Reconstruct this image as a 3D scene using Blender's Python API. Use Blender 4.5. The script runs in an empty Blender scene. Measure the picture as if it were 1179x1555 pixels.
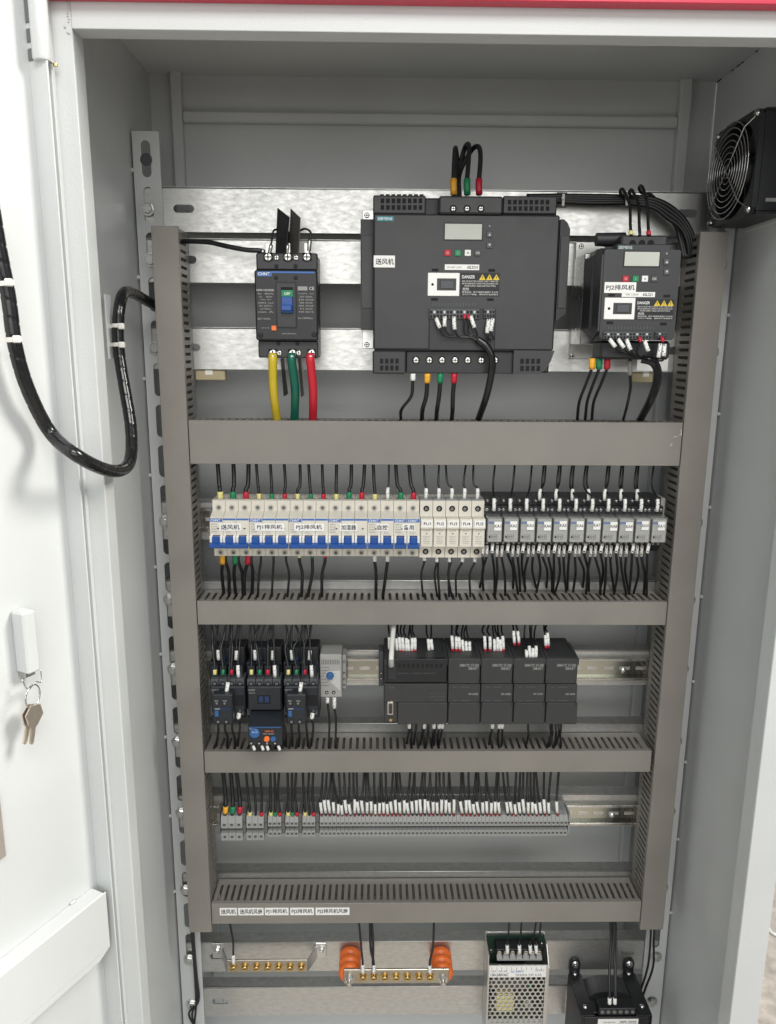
import bpy, math, random
from mathutils import Vector, Matrix
random.seed(7)
SC = bpy.context.scene
COL = SC.collection
# ------------------------------------------------------------------ camera
F, PW, PH = 1172.0, 1179.0, 1555.0          # focal length and picture size, in photograph pixels
EYE = Vector((0.0, -1.045, 1.5))             # metres; y = 0 is the front of the wiring ducts, floor is z = 0
def cam_axes(pitch, roll, yaw):
    p, r, w = (math.radians(a) for a in (pitch, roll, yaw))
    f = Vector((math.sin(w)*math.cos(p), math.cos(w)*math.cos(p), -math.sin(p)))
    rt = Vector((math.cos(w), -math.sin(w), 0)); up = rt.cross(f)
    return rt*math.cos(r)+up*math.sin(r), up*math.cos(r)-rt*math.sin(r), f
RT, UP, FW = cam_axes(12.128, 0.387, 0.938)
cd = bpy.data.cameras.new('camera'); cam = bpy.data.objects.new('camera', cd); COL.objects.link(cam)
cd.sensor_fit = 'VERTICAL'; cd.sensor_height = 24.0; cd.lens = F/PH*24.0; cd.clip_start = .02; cd.clip_end = 60
cam.matrix_world = Matrix((( RT.x, UP.x, -FW.x, EYE.x), (RT.y, UP.y, -FW.y, EYE.y), (RT.z, UP.z, -FW.z, EYE.z), (0, 0, 0, 1)))
SC.camera = cam
# ------------------------------------------------------------------ light
w = bpy.data.worlds.new('World'); SC.world = w; w.use_nodes = True
bg = w.node_tree.nodes['Background']; bg.inputs[0].default_value = (.82, .925, 1.0, 1); bg.inputs[1].default_value = .50
def lamp(name, loc, target, size, size_y, watts, col):
    l = bpy.data.lights.new(name, 'AREA'); l.shape = 'RECTANGLE'; l.size = size; l.size_y = size_y; l.energy = watts; l.color = col
    o = bpy.data.objects.new(name, l); COL.objects.link(o); o.location = loc
    o.rotation_euler = (Vector(target)-Vector(loc)).to_track_quat('-Z', 'Y').to_euler()
    return o
lamp('ceiling_light', (2.0, -.42, 2.95), (-.4, -.45, 1.35), .95, .95, 108, (1, .955, .88))
lamp('ceiling_light', (.25, -1.9, 3.0), (.1, .1, 1.2), 1.4, .8, 38, (1, .97, .93))
lamp('window_light', (.45, -4.2, 2.0), (.1, .06, 1.6), 3.8, 1.9, 52, (1, .965, .91))
SC.view_settings.view_transform = 'Standard'; SC.view_settings.look = 'None'; SC.view_settings.gamma = 1
SC.view_settings.exposure = 0.0
SC.render.engine = 'CYCLES'; SC.cycles.use_denoising = True; SC.cycles.max_bounces = 8
try: SC.cycles.denoiser = 'OPENIMAGEDENOISE'
except Exception: pass

# ------------------------------------------------------------------ helpers
def at(u, v, Y):
    """photograph pixel -> point on the vertical plane y = Y"""
    d = RT*((u-PW/2)/F) - UP*((v-PH/2)/F) + FW
    return EYE + d*((Y-EYE.y)/d.y)
def zat(u, v, z):
    """photograph pixel -> point on the level plane z"""
    d = RT*((u-PW/2)/F) - UP*((v-PH/2)/F) + FW
    return EYE + d*((z-EYE.z)/d.z)
def rect(u0, v0, u1, v1, Y):
    um, vm = (u0+u1)/2, (v0+v1)/2
    return at(u0, vm, Y).x, at(u1, vm, Y).x, at(um, v1, Y).z, at(um, v0, Y).z
MATS = {}
def mat(name, col, rough=.5, metal=0., var=.06, scale=60., bump=.0, bscale=400., rvar=0., spec=.5, coat=0., alpha=1., emit=None, trans=0.):
    m = bpy.data.materials.new(name); m.use_nodes = True; nt = m.node_tree; b = nt.nodes['Principled BSDF']
    b.inputs['Base Color'].default_value = (*col, 1); b.inputs['Roughness'].default_value = rough; b.inputs['Metallic'].default_value = metal
    b.inputs['Specular IOR Level'].default_value = spec; b.inputs['Coat Weight'].default_value = coat
    b.inputs['Transmission Weight'].default_value = trans; b.inputs['Alpha'].default_value = alpha
    tc = nt.nodes.new('ShaderNodeTexCoord')
    if var or rvar:
        n = nt.nodes.new('ShaderNodeTexNoise'); n.inputs['Scale'].default_value = scale; n.inputs['Detail'].default_value = 5
        nt.links.new(tc.outputs['Object'], n.inputs['Vector'])
        if var:
            r = nt.nodes.new('ShaderNodeValToRGB'); r.color_ramp.elements[0].position = .3; r.color_ramp.elements[1].position = .7
            r.color_ramp.elements[0].color = (*[max(0, c*(1-var)) for c in col], 1); r.color_ramp.elements[1].color = (*[min(1, c*(1+var)) for c in col], 1)
            nt.links.new(n.outputs['Fac'], r.inputs[0]); nt.links.new(r.outputs[0], b.inputs['Base Color'])
        if rvar:
            mr = nt.nodes.new('ShaderNodeMapRange'); mr.inputs[1].default_value = .3; mr.inputs[2].default_value = .7
            mr.inputs[3].default_value = max(.03, rough-rvar); mr.inputs[4].default_value = rough+rvar
            nt.links.new(n.outputs['Fac'], mr.inputs[0]); nt.links.new(mr.outputs[0], b.inputs['Roughness'])
    if bump:
        n2 = nt.nodes.new('ShaderNodeTexNoise'); n2.inputs['Scale'].default_value = bscale; n2.inputs['Detail'].default_value = 3
        nt.links.new(tc.outputs['Object'], n2.inputs['Vector'])
        bp = nt.nodes.new('ShaderNodeBump'); bp.inputs['Strength'].default_value = bump; bp.inputs['Distance'].default_value = .001
        nt.links.new(n2.outputs['Fac'], bp.inputs['Height']); nt.links.new(bp.outputs[0], b.inputs['Normal'])
    MATS[name] = m; return m
mat('paint', (.58, .60, .60), .40, var=.035, scale=7, bump=.22, bscale=420, rvar=.12)
mat('red_paint', (.52, .025, .06), .35, var=.04, scale=10, bump=.08, bscale=600)
mat('duct', (.222, .207, .187), .46, var=.07, scale=11, bump=.14, bscale=500, rvar=.12)
mat('floor', (.44, .39, .34), .7, var=.28, scale=28, bump=.5, bscale=90)
mat('zinc', (.66, .66, .65), .3, 1., var=.1, scale=40, rvar=.1)
mat('steel', (.6, .59, .57), .22, 1., var=.08, scale=80, rvar=.06)
mat('chrome_wire', (.48, .48, .47), .2, 1., var=.0)
mat('chromate', (.44, .44, .385), .14, 1., var=.28, scale=7, rvar=.06)
mat('brass', (.62, .45, .20), .25, 1., var=.15, scale=200, rvar=.08)
mat('brass_bar', (.47, .435, .375), .38, 1., var=.12, scale=60, rvar=.1)
mat('drive_grey', (.030, .0315, .034), .42, var=.06, scale=40, bump=.15, bscale=1500, rvar=.05)
mat('drive_dark', (.02, .021, .024), .45, var=.06, scale=40, bump=.15, bscale=1500)
mat('black', (.011, .012, .014), .42, var=.15, scale=60, bump=.08, bscale=1200)
mat('hole', (.004, .004, .005), .8, var=0)
mat('wire_black', (.010, .010, .012), .38, var=.2, scale=80)
mat('sheath', (.010, .010, .011), .2, var=.2, scale=60)
mat('plc', (.033, .034, .036), .5, var=.06, scale=40, bump=.12, bscale=1600)
mat('plc_line', (.016, .016, .018), .6, var=0)
mat('cream', (.66, .63, .55), .42, var=.03, scale=60)
mat('cream_dark', (.50, .48, .42), .45, var=.04, scale=60)
mat('scale_plate', (.50, .50, .48), .5, var=.02)
mat('white', (.82, .82, .80), .5, var=.02, scale=60)
mat('paper', (.82, .82, .80), .55, var=.02, scale=80)
mat('ink', (.015, .015, .018), .6, var=0)
mat('grey_ink', (.30, .30, .29), .6, var=0)
mat('pale_ink', (.55, .55, .54), .6, var=0)
mat('blue', (.014, .075, .30), .35, var=.06, scale=60)
mat('dial_blue', (.025, .11, .30), .35, var=.06, scale=60)
mat('deep_blue', (.010, .032, .09), .4, var=.06, scale=60)
mat('logo_blue', (.05, .15, .45), .5, var=0)
mat('teal', (.02, .27, .33), .5, var=0)
mat('teal_dark', (.018, .075, .085), .5, var=0)
mat('contactor', (.014, .018, .023), .4, var=.08, scale=50, bump=.08, bscale=1200)
mat('contactor_grey', (.07, .075, .082), .5, var=.06, scale=50)
mat('yellow', (.70, .50, .03), .45, var=.06, scale=60)
mat('yellow_pvc', (.60, .45, .03), .35, var=.08, scale=40)
mat('pale_yellow', (.72, .66, .25), .45, var=.06, scale=60)
mat('amber', (.80, .40, .03), .45, var=.06, scale=60)
mat('green', (.01, .22, .09), .45, var=.06, scale=60)
mat('green_pvc', (.005, .115, .075), .35, var=.08, scale=40)
mat('red', (.50, .012, .035), .45, var=.06, scale=60)
mat('red_pvc', (.56, .018, .035), .33, var=.06, scale=40)
mat('orange', (.86, .175, .03), .4, var=.08, scale=40)
mat('orange_button', (.85, .18, .03), .4, var=.03)
mat('lcd', (.46, .48, .43), .22, var=.03, scale=30)
mat('dark_red', (.22, .012, .018), .5, var=.1)
mat('foam', (.40, .345, .215), .7, var=.1)
mat('terminal_grey', (.29, .295, .288), .5, var=.05, scale=90)
mat('terminal_dark', (.14, .14, .14), .5, var=.05, scale=90)
mat('thermo_grey', (.34, .34, .33), .5, var=.03, scale=60)
mat('nylon', (.72, .71, .67), .4, var=.04, scale=60)
mat('relay_face', (.30, .30, .29), .3, var=.08, scale=200)
mat('relay_blue', (.05, .13, .34), .35, var=.05)
mat('pcb_green', (.014, .04, .026), .4, var=.2, scale=120)
mat('transformer_yellow', (.72, .64, .28), .5, var=.1, scale=90)
mat('alu', (.60, .60, .58), .38, .85, var=.06, scale=50, rvar=.06)
mat('key_metal', (.70, .63, .54), .36, 1., var=.08, scale=90)
mat('tan_plate', (.30, .26, .23), .5, var=.05)
mat('barrier', (.09, .082, .072), .4, var=.05)
def galv():                                   # galvanised sheet: blotchy spangle in colour and gloss
    m = bpy.data.materials.new('galv'); m.use_nodes = True; nt = m.node_tree; b = nt.nodes['Principled BSDF']; L = nt.links.new
    b.inputs['Metallic'].default_value = .92
    tc = nt.nodes.new('ShaderNodeTexCoord')
    mp = nt.nodes.new('ShaderNodeMapping'); mp.inputs['Scale'].default_value = (.55, 1, 1.5); L(tc.outputs['Object'], mp.inputs[0])
    n = nt.nodes.new('ShaderNodeTexNoise'); n.inputs['Scale'].default_value = 150; n.inputs['Detail'].default_value = 6; n.inputs['Roughness'].default_value = .68; L(mp.outputs[0], n.inputs['Vector'])
    v = nt.nodes.new('ShaderNodeTexVoronoi'); v.inputs['Scale'].default_value = 190; L(mp.outputs[0], v.inputs['Vector'])
    ad = nt.nodes.new('ShaderNodeMath'); ad.operation = 'MULTIPLY_ADD'; ad.inputs[1].default_value = .07; L(v.outputs['Color'], ad.inputs[0]); L(n.outputs['Fac'], ad.inputs[2])
    r = nt.nodes.new('ShaderNodeValToRGB'); r.color_ramp.elements[0].position = .36; r.color_ramp.elements[1].position = .76
    r.color_ramp.elements[0].color = (.52, .52, .51, 1); r.color_ramp.elements[1].color = (.68, .68, .66, 1); L(ad.outputs[0], r.inputs[0]); L(r.outputs[0], b.inputs['Base Color'])
    mr = nt.nodes.new('ShaderNodeMapRange'); mr.inputs[1].default_value = .35; mr.inputs[2].default_value = .75; mr.inputs[3].default_value = .42; mr.inputs[4].default_value = .29
    L(ad.outputs[0], mr.inputs[0]); L(mr.outputs[0], b.inputs['Roughness'])
    n2 = nt.nodes.new('ShaderNodeTexNoise'); n2.inputs['Scale'].default_value = 6; L(tc.outputs['Object'], n2.inputs['Vector'])
    bp = nt.nodes.new('ShaderNodeBump'); bp.inputs['Strength'].default_value = .5; bp.inputs['Distance'].default_value = .006; L(n2.outputs['Fac'], bp.inputs['Height']); L(bp.outputs[0], b.inputs['Normal'])
    MATS['galv'] = m
galv()
def printed(name, base, ink, sx, sz, thr):     # rows of fine illegible print
    m = mat(name, base, .5, var=0); nt = m.node_tree; b = nt.nodes['Principled BSDF']; L = nt.links.new
    tc = nt.nodes['Texture Coordinate']; mp = nt.nodes.new('ShaderNodeMapping'); mp.inputs['Scale'].default_value = (sx, 1, sz); L(tc.outputs['Object'], mp.inputs[0])
    n = nt.nodes.new('ShaderNodeTexNoise'); n.inputs['Scale'].default_value = 1; n.inputs['Detail'].default_value = 1; L(mp.outputs[0], n.inputs['Vector'])
    r = nt.nodes.new('ShaderNodeValToRGB'); r.color_ramp.interpolation = 'CONSTANT'; r.color_ramp.elements[0].color = (*base, 1); r.color_ramp.elements[1].color = (*ink, 1); r.color_ramp.elements[1].position = thr
    L(n.outputs['Fac'], r.inputs[0]); L(r.outputs[0], b.inputs['Base Color'])
printed('marker', (.80, .80, .77), (.10, .10, .11), 500, 700, .63)
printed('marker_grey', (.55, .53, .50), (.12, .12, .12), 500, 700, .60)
printed('relay_print', (.40, .40, .38), (.27, .27, .26), 420, 620, .60)
def clear_plastic():
    m = bpy.data.materials.new('clear'); m.use_nodes = True; nt = m.node_tree; b = nt.nodes['Principled BSDF']
    b.inputs['Base Color'].default_value = (.55, .56, .56, 1); b.inputs['Roughness'].default_value = .12; b.inputs['Alpha'].default_value = .22
    MATS['clear'] = m
clear_plastic()

def orient(fs, vs, i0):
    """flip faces of a convex block so that they look outwards"""
    n = len(vs)-i0; c = Vector((0, 0, 0))
    for p in vs[i0:]: c += Vector(p)
    c /= n; out = []
    for f in fs:
        a, b, d = (Vector(vs[f[k]]) for k in (0, 1, 2)); nn = (b-a).cross(d-a)
        out.append(tuple(reversed(f)) if nn.dot(a-c) < 0 else f)
    return out
class MB:
    def __init__(s, m='paint'): s.v = []; s.f = []; s.m = []; s.s = []; s.mats = []; s.use(m); s.xf = None
    def use(s, m):
        if m not in s.mats: s.mats.append(m)
        s.c = s.mats.index(m); return s
    def add(s, vs, fs, smooth=False, convex=False):
        i = len(s.v); vs = [tuple(p) for p in vs]
        if convex: fs = orient(fs, vs, 0)
        if s.xf: vs = [tuple(s.xf(*p)) for p in vs]
        s.v += vs
        for f in fs: s.f.append(tuple(k+i for k in f)); s.m.append(s.c); s.s.append(smooth)
        return s
    def box(s, x0, x1, y0, y1, z0, z1, c=0.):
        if x0 > x1: x0, x1 = x1, x0
        if y0 > y1: y0, y1 = y1, y0
        if z0 > z1: z0, z1 = z1, z0
        lo, hi = (x0, y0, z0), (x1, y1, z1); c = min(c, .45*min(b-a for a, b in zip(lo, hi)))
        sg = [(a, b, d) for a in (0, 1) for b in (0, 1) for d in (0, 1)]
        if c <= 0:
            vs = [tuple((lo, hi)[g[k]][k] for k in range(3)) for g in sg]
            fs = [(0, 1, 3, 2), (4, 5, 7, 6), (0, 1, 5, 4), (2, 3, 7, 6), (0, 2, 6, 4), (1, 3, 7, 5)]
            return s.add(vs, fs, convex=True)
        vs = []
        for g in sg:
            for a in range(3):
                vs.append(tuple((lo[k] if not g[k] else hi[k]) + (0 if k == a else (c if not g[k] else -c)) for k in range(3)))
        ix = {g: i*3 for i, g in enumerate(sg)}; fs = []
        for a in range(3):
            o1, o2 = [k for k in range(3) if k != a]
            for e in (0, 1):
                q = []
                for (p1, p2) in ((0, 0), (1, 0), (1, 1), (0, 1)):
                    g = [0]*3; g[a] = e; g[o1] = p1; g[o2] = p2; q.append(ix[tuple(g)]+a)
                fs.append(tuple(q))
            for e1 in (0, 1):
                for e2 in (0, 1):
                    g = [0]*3; g[o1] = e1; g[o2] = e2; g0 = tuple(g); g[a] = 1; g1 = tuple(g)
                    fs.append((ix[g0]+o1, ix[g1]+o1, ix[g1]+o2, ix[g0]+o2))
        for g in sg: fs.append((ix[g], ix[g]+1, ix[g]+2))
        return s.add(vs, fs, convex=True)
    def prism(s, pts, a, b, ax=0):
        """outline pts extruded along axis ax from a to b; pts are the other two coordinates in order"""
        n = len(pts); P = lambda t, p: {0: (t, p[0], p[1]), 1: (p[0], t, p[1]), 2: (p[0], p[1], t)}[ax]
        area = sum(pts[i][0]*pts[(i+1) % n][1]-pts[(i+1) % n][0]*pts[i][1] for i in range(n))
        if (area > 0) == (ax == 1): pts = pts[::-1]
        if a > b: a, b = b, a
        vs = [P(a, p) for p in pts]+[P(b, p) for p in pts]
        fs = [tuple(reversed(range(n))), tuple(range(n, 2*n))]+[(i, (i+1) % n, n+(i+1) % n, n+i) for i in range(n)]
        return s.add(vs, fs)
    def lathe(s, p, d, prof, n=16, smooth=True):
        """profile [(distance along d, radius)]"""
        p, d = Vector(p), Vector(d).normalized(); a = d.orthogonal().normalized(); b = d.cross(a)
        vs = []; fs = []
        for (t, r) in prof:
            for i in range(n):
                th = 2*math.pi*i/n; vs.append(p+d*t+(a*math.cos(th)+b*math.sin(th))*r)
        for k in range(len(prof)-1):
            for i in range(n): fs.append((k*n+i, k*n+(i+1) % n, (k+1)*n+(i+1) % n, (k+1)*n+i))
        s.add(vs, fs, smooth)
        m = len(prof)-1
        s.add([vs[i] for i in range(n)], [tuple(reversed(range(n)))]); s.add([vs[m*n+i] for i in range(n)], [tuple(range(n))])
        return s
    def cyl(s, p, q, r, n=12, r2=None):
        p, q = Vector(p), Vector(q); return s.lathe(p, q-p, [(0, r), ((q-p).length, r if r2 is None else r2)], n)
    def tube(s, pts, r, n=8, ring=None):
        pts = [Vector(p) for p in pts]; m = len(pts); vs = []; fs = []; a = None
        for k in range(m):
            t = (pts[min(k+1, m-1)]-pts[max(k-1, 0)]).normalized()
            if a is None: a = t.orthogonal().normalized()
            a = (a-t*a.dot(t)).normalized(); b = t.cross(a)
            for i in range(n):
                th = 2*math.pi*i/n; rr = ring(k, th) if ring else (r[k] if isinstance(r, (list, tuple)) else r)
                vs.append(pts[k]+(a*math.cos(th)+b*math.sin(th))*rr)
        for k in range(m-1):
            for i in range(n): fs.append((k*n+i, k*n+(i+1) % n, (k+1)*n+(i+1) % n, (k+1)*n+i))
        fs += [tuple(reversed(range(n))), tuple(range((m-1)*n, m*n))]
        return s.add(vs, fs, True)
    def ring(s, c, d, R, r, n=24, k=6):
        c, d = Vector(c), Vector(d).normalized(); a = d.orthogonal().normalized(); b = d.cross(a); vs = []; fs = []
        for i in range(n):
            th = 2*math.pi*i/n; e = a*math.cos(th)+b*math.sin(th)
            for j in range(k):
                ph = 2*math.pi*j/k; vs.append(c+e*(R+r*math.cos(ph))+d*(r*math.sin(ph)))
        for i in range(n):
            for j in range(k): fs.append((i*k+j, i*k+(j+1) % k, ((i+1) % n)*k+(j+1) % k, ((i+1) % n)*k+j))
        return s.add(vs, fs, True)
    def slotted(s, x0, x1, z0, z1, y0, y1, holes, n=4):
        """upright plate (face towards -y at y0) with a column of upright stadium holes (xc, zc, w, h), lowest first"""
        z = z0; nr = lambda a, b: s.add([(x0, y0, a), (x1, y0, a), (x1, y0, b), (x0, y0, b), (x0, y1, a), (x1, y1, a), (x1, y1, b), (x0, y1, b)], [(0, 1, 2, 3), (5, 4, 7, 6), (1, 5, 6, 2), (4, 0, 3, 7)])
        for (xc, zc, wd, h) in holes:
            r = min(wd, h)/2; e = min(r+.002, (h/2)+.002)
            zb, zt = zc-h/2-.0012, zc+h/2+.0012
            if zb > z: nr(z, zb)
            za, zd = zc-h/2+r, zc+h/2-r
            if wd > h: xa, xb = xc-wd/2+r, xc+wd/2-r
            else: xa = xb = xc
            lo = [(xa+r*math.cos(t), za+r*math.sin(t)) for t in [math.pi+i*math.pi/2/n for i in range(n+1)]]+[(xb+r*math.cos(t), za+r*math.sin(t)) for t in [1.5*math.pi+i*math.pi/2/n for i in range(n+1)]]
            hi = [(xb+r*math.cos(t), zd+r*math.sin(t)) for t in [i*math.pi/2/n for i in range(n+1)]]+[(xa+r*math.cos(t), zd+r*math.sin(t)) for t in [math.pi/2+i*math.pi/2/n for i in range(n+1)]]
            for Y, fl in ((y0, False), (y1, True)):
                A = [(x0, zb), (x1, zb), (x1, za)]+lo[::-1]+[(x0, za)]
                B = [(x1, zt), (x0, zt), (x0, zd)]+hi[::-1]+[(x1, zd)]
                for q in (A, B): s.add([(p[0], Y, p[1]) for p in q], [tuple(range(len(q)))[::-1] if fl else tuple(range(len(q)))])
                if zd > za+1e-6:
                    for (c0, c1) in ((x0, xa-r), (xb+r, x1)): s.add([(c0, Y, za), (c1, Y, za), (c1, Y, zd), (c0, Y, zd)], [(3, 2, 1, 0) if fl else (0, 1, 2, 3)])
            lp = lo+hi; k = len(lp)
            s.add([(p[0], y0, p[1]) for p in lp]+[(p[0], y1, p[1]) for p in lp], [(i, k+i, k+(i+1) % k, (i+1) % k) for i in range(k)])
            s.add([(x0, y0, zb), (x0, y0, zt), (x0, y1, zt), (x0, y1, zb), (x1, y0, zb), (x1, y0, zt), (x1, y1, zt), (x1, y1, zb)], [(0, 1, 2, 3), (7, 6, 5, 4)])
            z = zt
        nr(z, z1)
        s.add([(x0, y0, z0), (x1, y0, z0), (x1, y1, z0), (x0, y1, z0), (x0, y0, z1), (x1, y0, z1), (x1, y1, z1), (x0, y1, z1)], [(3, 2, 1, 0), (4, 5, 6, 7)])
        return s
    def mesh(s, name, off=(0, 0, 0)):
        m = bpy.data.meshes.new(name); o = Vector(off)
        m.from_pydata([tuple(Vector(p)-o) for p in s.v] if o.length else s.v, [], s.f)
        for k in s.mats: m.materials.append(MATS[k])
        m.polygons.foreach_set('material_index', s.m); m.polygons.foreach_set('use_smooth', s.s); m.update()
        return m
def tag(o, label=None, cat=None, group=None, kind=None):
    for k, x in (('label', label), ('category', cat), ('group', group), ('kind', kind)):
        if x: o[k] = x
    return o
class Thing:
    """an Empty at the base of the thing; w() takes world coordinates, p() local ones"""
    def __init__(s, name, label, cat, loc=(0, 0, 0), group=None, kind=None):
        s.o = bpy.data.objects.new(name, None); s.o.empty_display_size = .01; COL.objects.link(s.o); s.loc = Vector(loc); s.o.location = s.loc
        tag(s.o, label, cat, group, kind or 'thing')
    def p(s, name, mesh, parent=None, loc=None, label=None):
        if isinstance(mesh, MB): mesh = mesh.mesh(name)
        o = bpy.data.objects.new(name, mesh); COL.objects.link(o); o.parent = parent or s.o
        if loc is not None: o.location = loc
        if label: o['label'] = label
        return o
    def w(s, name, mb, parent=None, label=None): return s.p(name, mb.mesh(name, s.loc), parent, None, label)
    def px(s, name, u0, v0, u1, v1, Y0, Y1, m, c=.0008, parent=None, label=None):
        x0, x1, z0, z1 = rect(u0, v0, u1, v1, Y0); return s.w(name, MB(m).box(x0, x1, Y0, Y1, z0, z1, c), parent, label)
TXT = {}
def lettering(body, m):
    if (body, m) in TXT: return TXT[(body, m)]
    c = bpy.data.curves.new('lettering', 'FONT'); c.body = body; c.size = 1; c.resolution_u = 2; c.offset = .014; c.fill_mode = 'FRONT'
    o = bpy.data.objects.new('lettering', c); me = bpy.data.meshes.new_from_object(o)
    bpy.data.objects.remove(o); bpy.data.curves.remove(c)
    xs = [v.co.x for v in me.vertices]; ys = [v.co.y for v in me.vertices]
    cx, cy, hh = (min(xs)+max(xs))/2, (min(ys)+max(ys))/2, max(ys)-min(ys)
    wd = max(xs)-min(xs)
    for v in me.vertices: v.co = ((v.co.x-cx)/hh, 0, (v.co.y-cy)/hh)
    me.materials.clear(); me.materials.append(MATS[m]); me['w'] = wd/hh
    TXT[(body, m)] = me; return me
def place_text(t, body, m, c, h, wd=None, parent=None, lean=0.):
    me = lettering(body, m); o = bpy.data.objects.new('lettering', me); COL.objects.link(o); o.parent = parent or t.o
    o.location = c; o.scale = ((wd/me['w']) if wd else h, 1, h); o.rotation_euler = (lean, 0, 0); return o
def T_text(s, body, u, v, Y, h, m='ink', wd=None, parent=None, lean=0.):
    c = at(u, v, Y); k = (at(u, v-5, Y).z-at(u, v+5, Y).z)/10; q = (at(u+5, v, Y).x-at(u-5, v, Y).x)/10
    return place_text(s, body, m, c-s.loc, h*k, wd*q if wd else None, parent, lean)
Thing.text = T_text
ORD = 'first second third fourth fifth sixth seventh eighth ninth tenth eleventh twelfth thirteenth fourteenth fifteenth sixteenth'.split()
def smooth(pts, per=6):
    P = [Vector(p) for p in pts]
    if len(P) < 3: return P
    P = [P[0]*2-P[1]]+P+[P[-1]*2-P[-2]]; out = []
    for i in range(1, len(P)-2):
        a, b, c, d = P[i-1:i+3]
        for k in range(per):
            t = k/per; out.append(.5*((2*b)+(c-a)*t+(2*a-5*b+4*c-d)*t*t+(3*b-a-3*c+d)*t**3))
    return out+[P[-2]]
def along(path, s0, s1, n=4):
    L = [0]
    for a, b in zip(path, path[1:]): L.append(L[-1]+(b-a).length)
    def q(s):
        s = max(0, min(L[-1], s))
        for i in range(len(L)-1):
            if s <= L[i+1]: return path[i].lerp(path[i+1], (s-L[i])/max(1e-9, L[i+1]-L[i]))
        return path[-1]
    return [q(s0+(s1-s0)*k/n) for k in range(n+1)]
def wire(label, pts, r=.0012, m='wire_black', bits=(), group=None, cat='wire', name='wire', n=6, per=5):
    """a single wire along points; bits = sleeves (name, from, to, radius, material) measured in metres from the first point"""
    P = smooth(pts, per); o0 = P[0].copy()
    o = bpy.data.objects.new(name, MB(m).tube(P, r, n).mesh(name, o0)); COL.objects.link(o); o.location = o0
    tag(o, label, cat, group)
    for (bn, a, b, br, bm) in bits:
        c = bpy.data.objects.new(bn, MB(bm).tube(along(P, a, b, 3), br, 8).mesh(bn, o0)); COL.objects.link(c); c.parent = o
    return o
def J(a): return random.uniform(-a, a)

# ------------------------------------------------------------------ floor and cabinet
XL, XR, YF, YBK, ZC = -.326, .492, -.22, .17, 1.877      # inner faces of the side walls, front, back wall, ceiling
XLi, XRi = -.2927, .4573                                  # door opening
ZL = 1.7955                                               # underside of the lintel
fl = bpy.data.objects.new('floor', MB('floor').box(-25, 25, -20, 30, -.05, 0).mesh('floor')); COL.objects.link(fl); tag(fl, 'tan carpet tile floor behind the cabinet', None, None, 'structure')
cab = Thing('control_cabinet', 'light grey steel control cabinet standing open with a red top strip', 'cabinet', (.083, -.025, 0))
T = .0015
cab.w('side_wall', MB().box(XL-T, XL, YF+.002, YBK, .1, ZC))
cab.w('side_wall', MB().box(XR, XR+T, YF+.002, YBK, .1, ZC))
bw = cab.w('back_wall', MB().box(XL-T, XR+T, YBK+.0005, YBK+.0025, .1, ZC+.002))
cab.w('ceiling_panel', MB().box(XL-T, XR+T, YF+.002, YBK+.0025, ZC+.0002, ZC+.002))
cab.w('floor_panel', MB().box(XL, XR, YF+.03, YBK, .098, .1))
def lipped(x0, x1, side):                                  # upright of the front frame: front face and a return into the cabinet
    m = MB(); lip = XLi if side < 0 else XRi
    m.box(x0, x1, YF, YF+.0018, .1, 1.845, .0006)
    m.box(lip-(.0018 if side < 0 else 0), lip+(0 if side < 0 else .0018), YF+.0018, YF+.029, .1, ZL+.001, .0004)
    return m
cab.w('frame_upright', lipped(-.3125, XLi, -1)); cab.w('frame_upright', lipped(XRi, .4935, 1))
cab.w('gutter_edge', MB().box(-.3155, -.3115, YF-.008, YF-.0002, .1, 1.845, .0006))
cab.w('hinge_strip', MB().box(-.3300, -.3157, YF-.003, YF+.02, .1, 1.845, .0006))
cab.w('frame_lintel', MB().box(XLi+.0003, XRi-.0003, YF-.0003, YF+.0016, ZL, 1.845, .0005).box(XLi+.0003, XRi-.0003, YF+.0016, YF+.024, ZL, ZL+.0018))
cab.w('red_header', MB('red_paint').box(-.36, .53, YF-.015, YF-.0006, 1.8185, 1.90, .001))
bd = MB()                                                   # weld spatter where lintel meets the hinge upright
for k in range(4):
    c = Vector((XLi-.002+J(.005), YF-.0005, ZL+.001+J(.006))); bd.lathe(c, (0, -1, 0), [(0, .0012+J(.0005)), (.0006, .001), (.001, .0003)], 7)
for k in range(7): bd.lathe((XLi-.0025+J(.0008), YF-.0004, ZL+.006+k*.0025), (0, -1, 0), [(0, .0012), (.0008, .0006)], 6)
cab.w('weld_seam', bd)
for (x, ys) in ((XL, (.06, .072, .088, .1, .12, .14)), (XR, (.05, .09, .102, .12, .16, .166))):
    m = MB('hole' if x > 0 else 'paint')
    for y in ys:
        l = .004+J(.002); a = (x-.0008 if x > 0 else x+.0001); m.box(a, a+.0008, y-l, y+l, ZC-.0014, ZC-.0002)
    cab.w('seam_gap', m)
# stiffeners on the back wall
for u0, u1, up in ((258, 274, 107), (1035, 1052, 118)):
    x0, x1, _, z1 = rect(u0, up, u1, up+40, .156); cab.w('back_stiffener', MB().box(x0, x1, .156, YBK+.0003, .3, z1, .0015))
xa = rect(258, 107, 274, 147, .156)[1]; xb = rect(1035, 118, 1052, 158, .156)[0]
cab.w('back_rail', MB().box(xa+.0003, xb-.0003, .157, YBK+.0002, at(650, 189, .157).z, at(650, 172, .157).z, .002))
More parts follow.
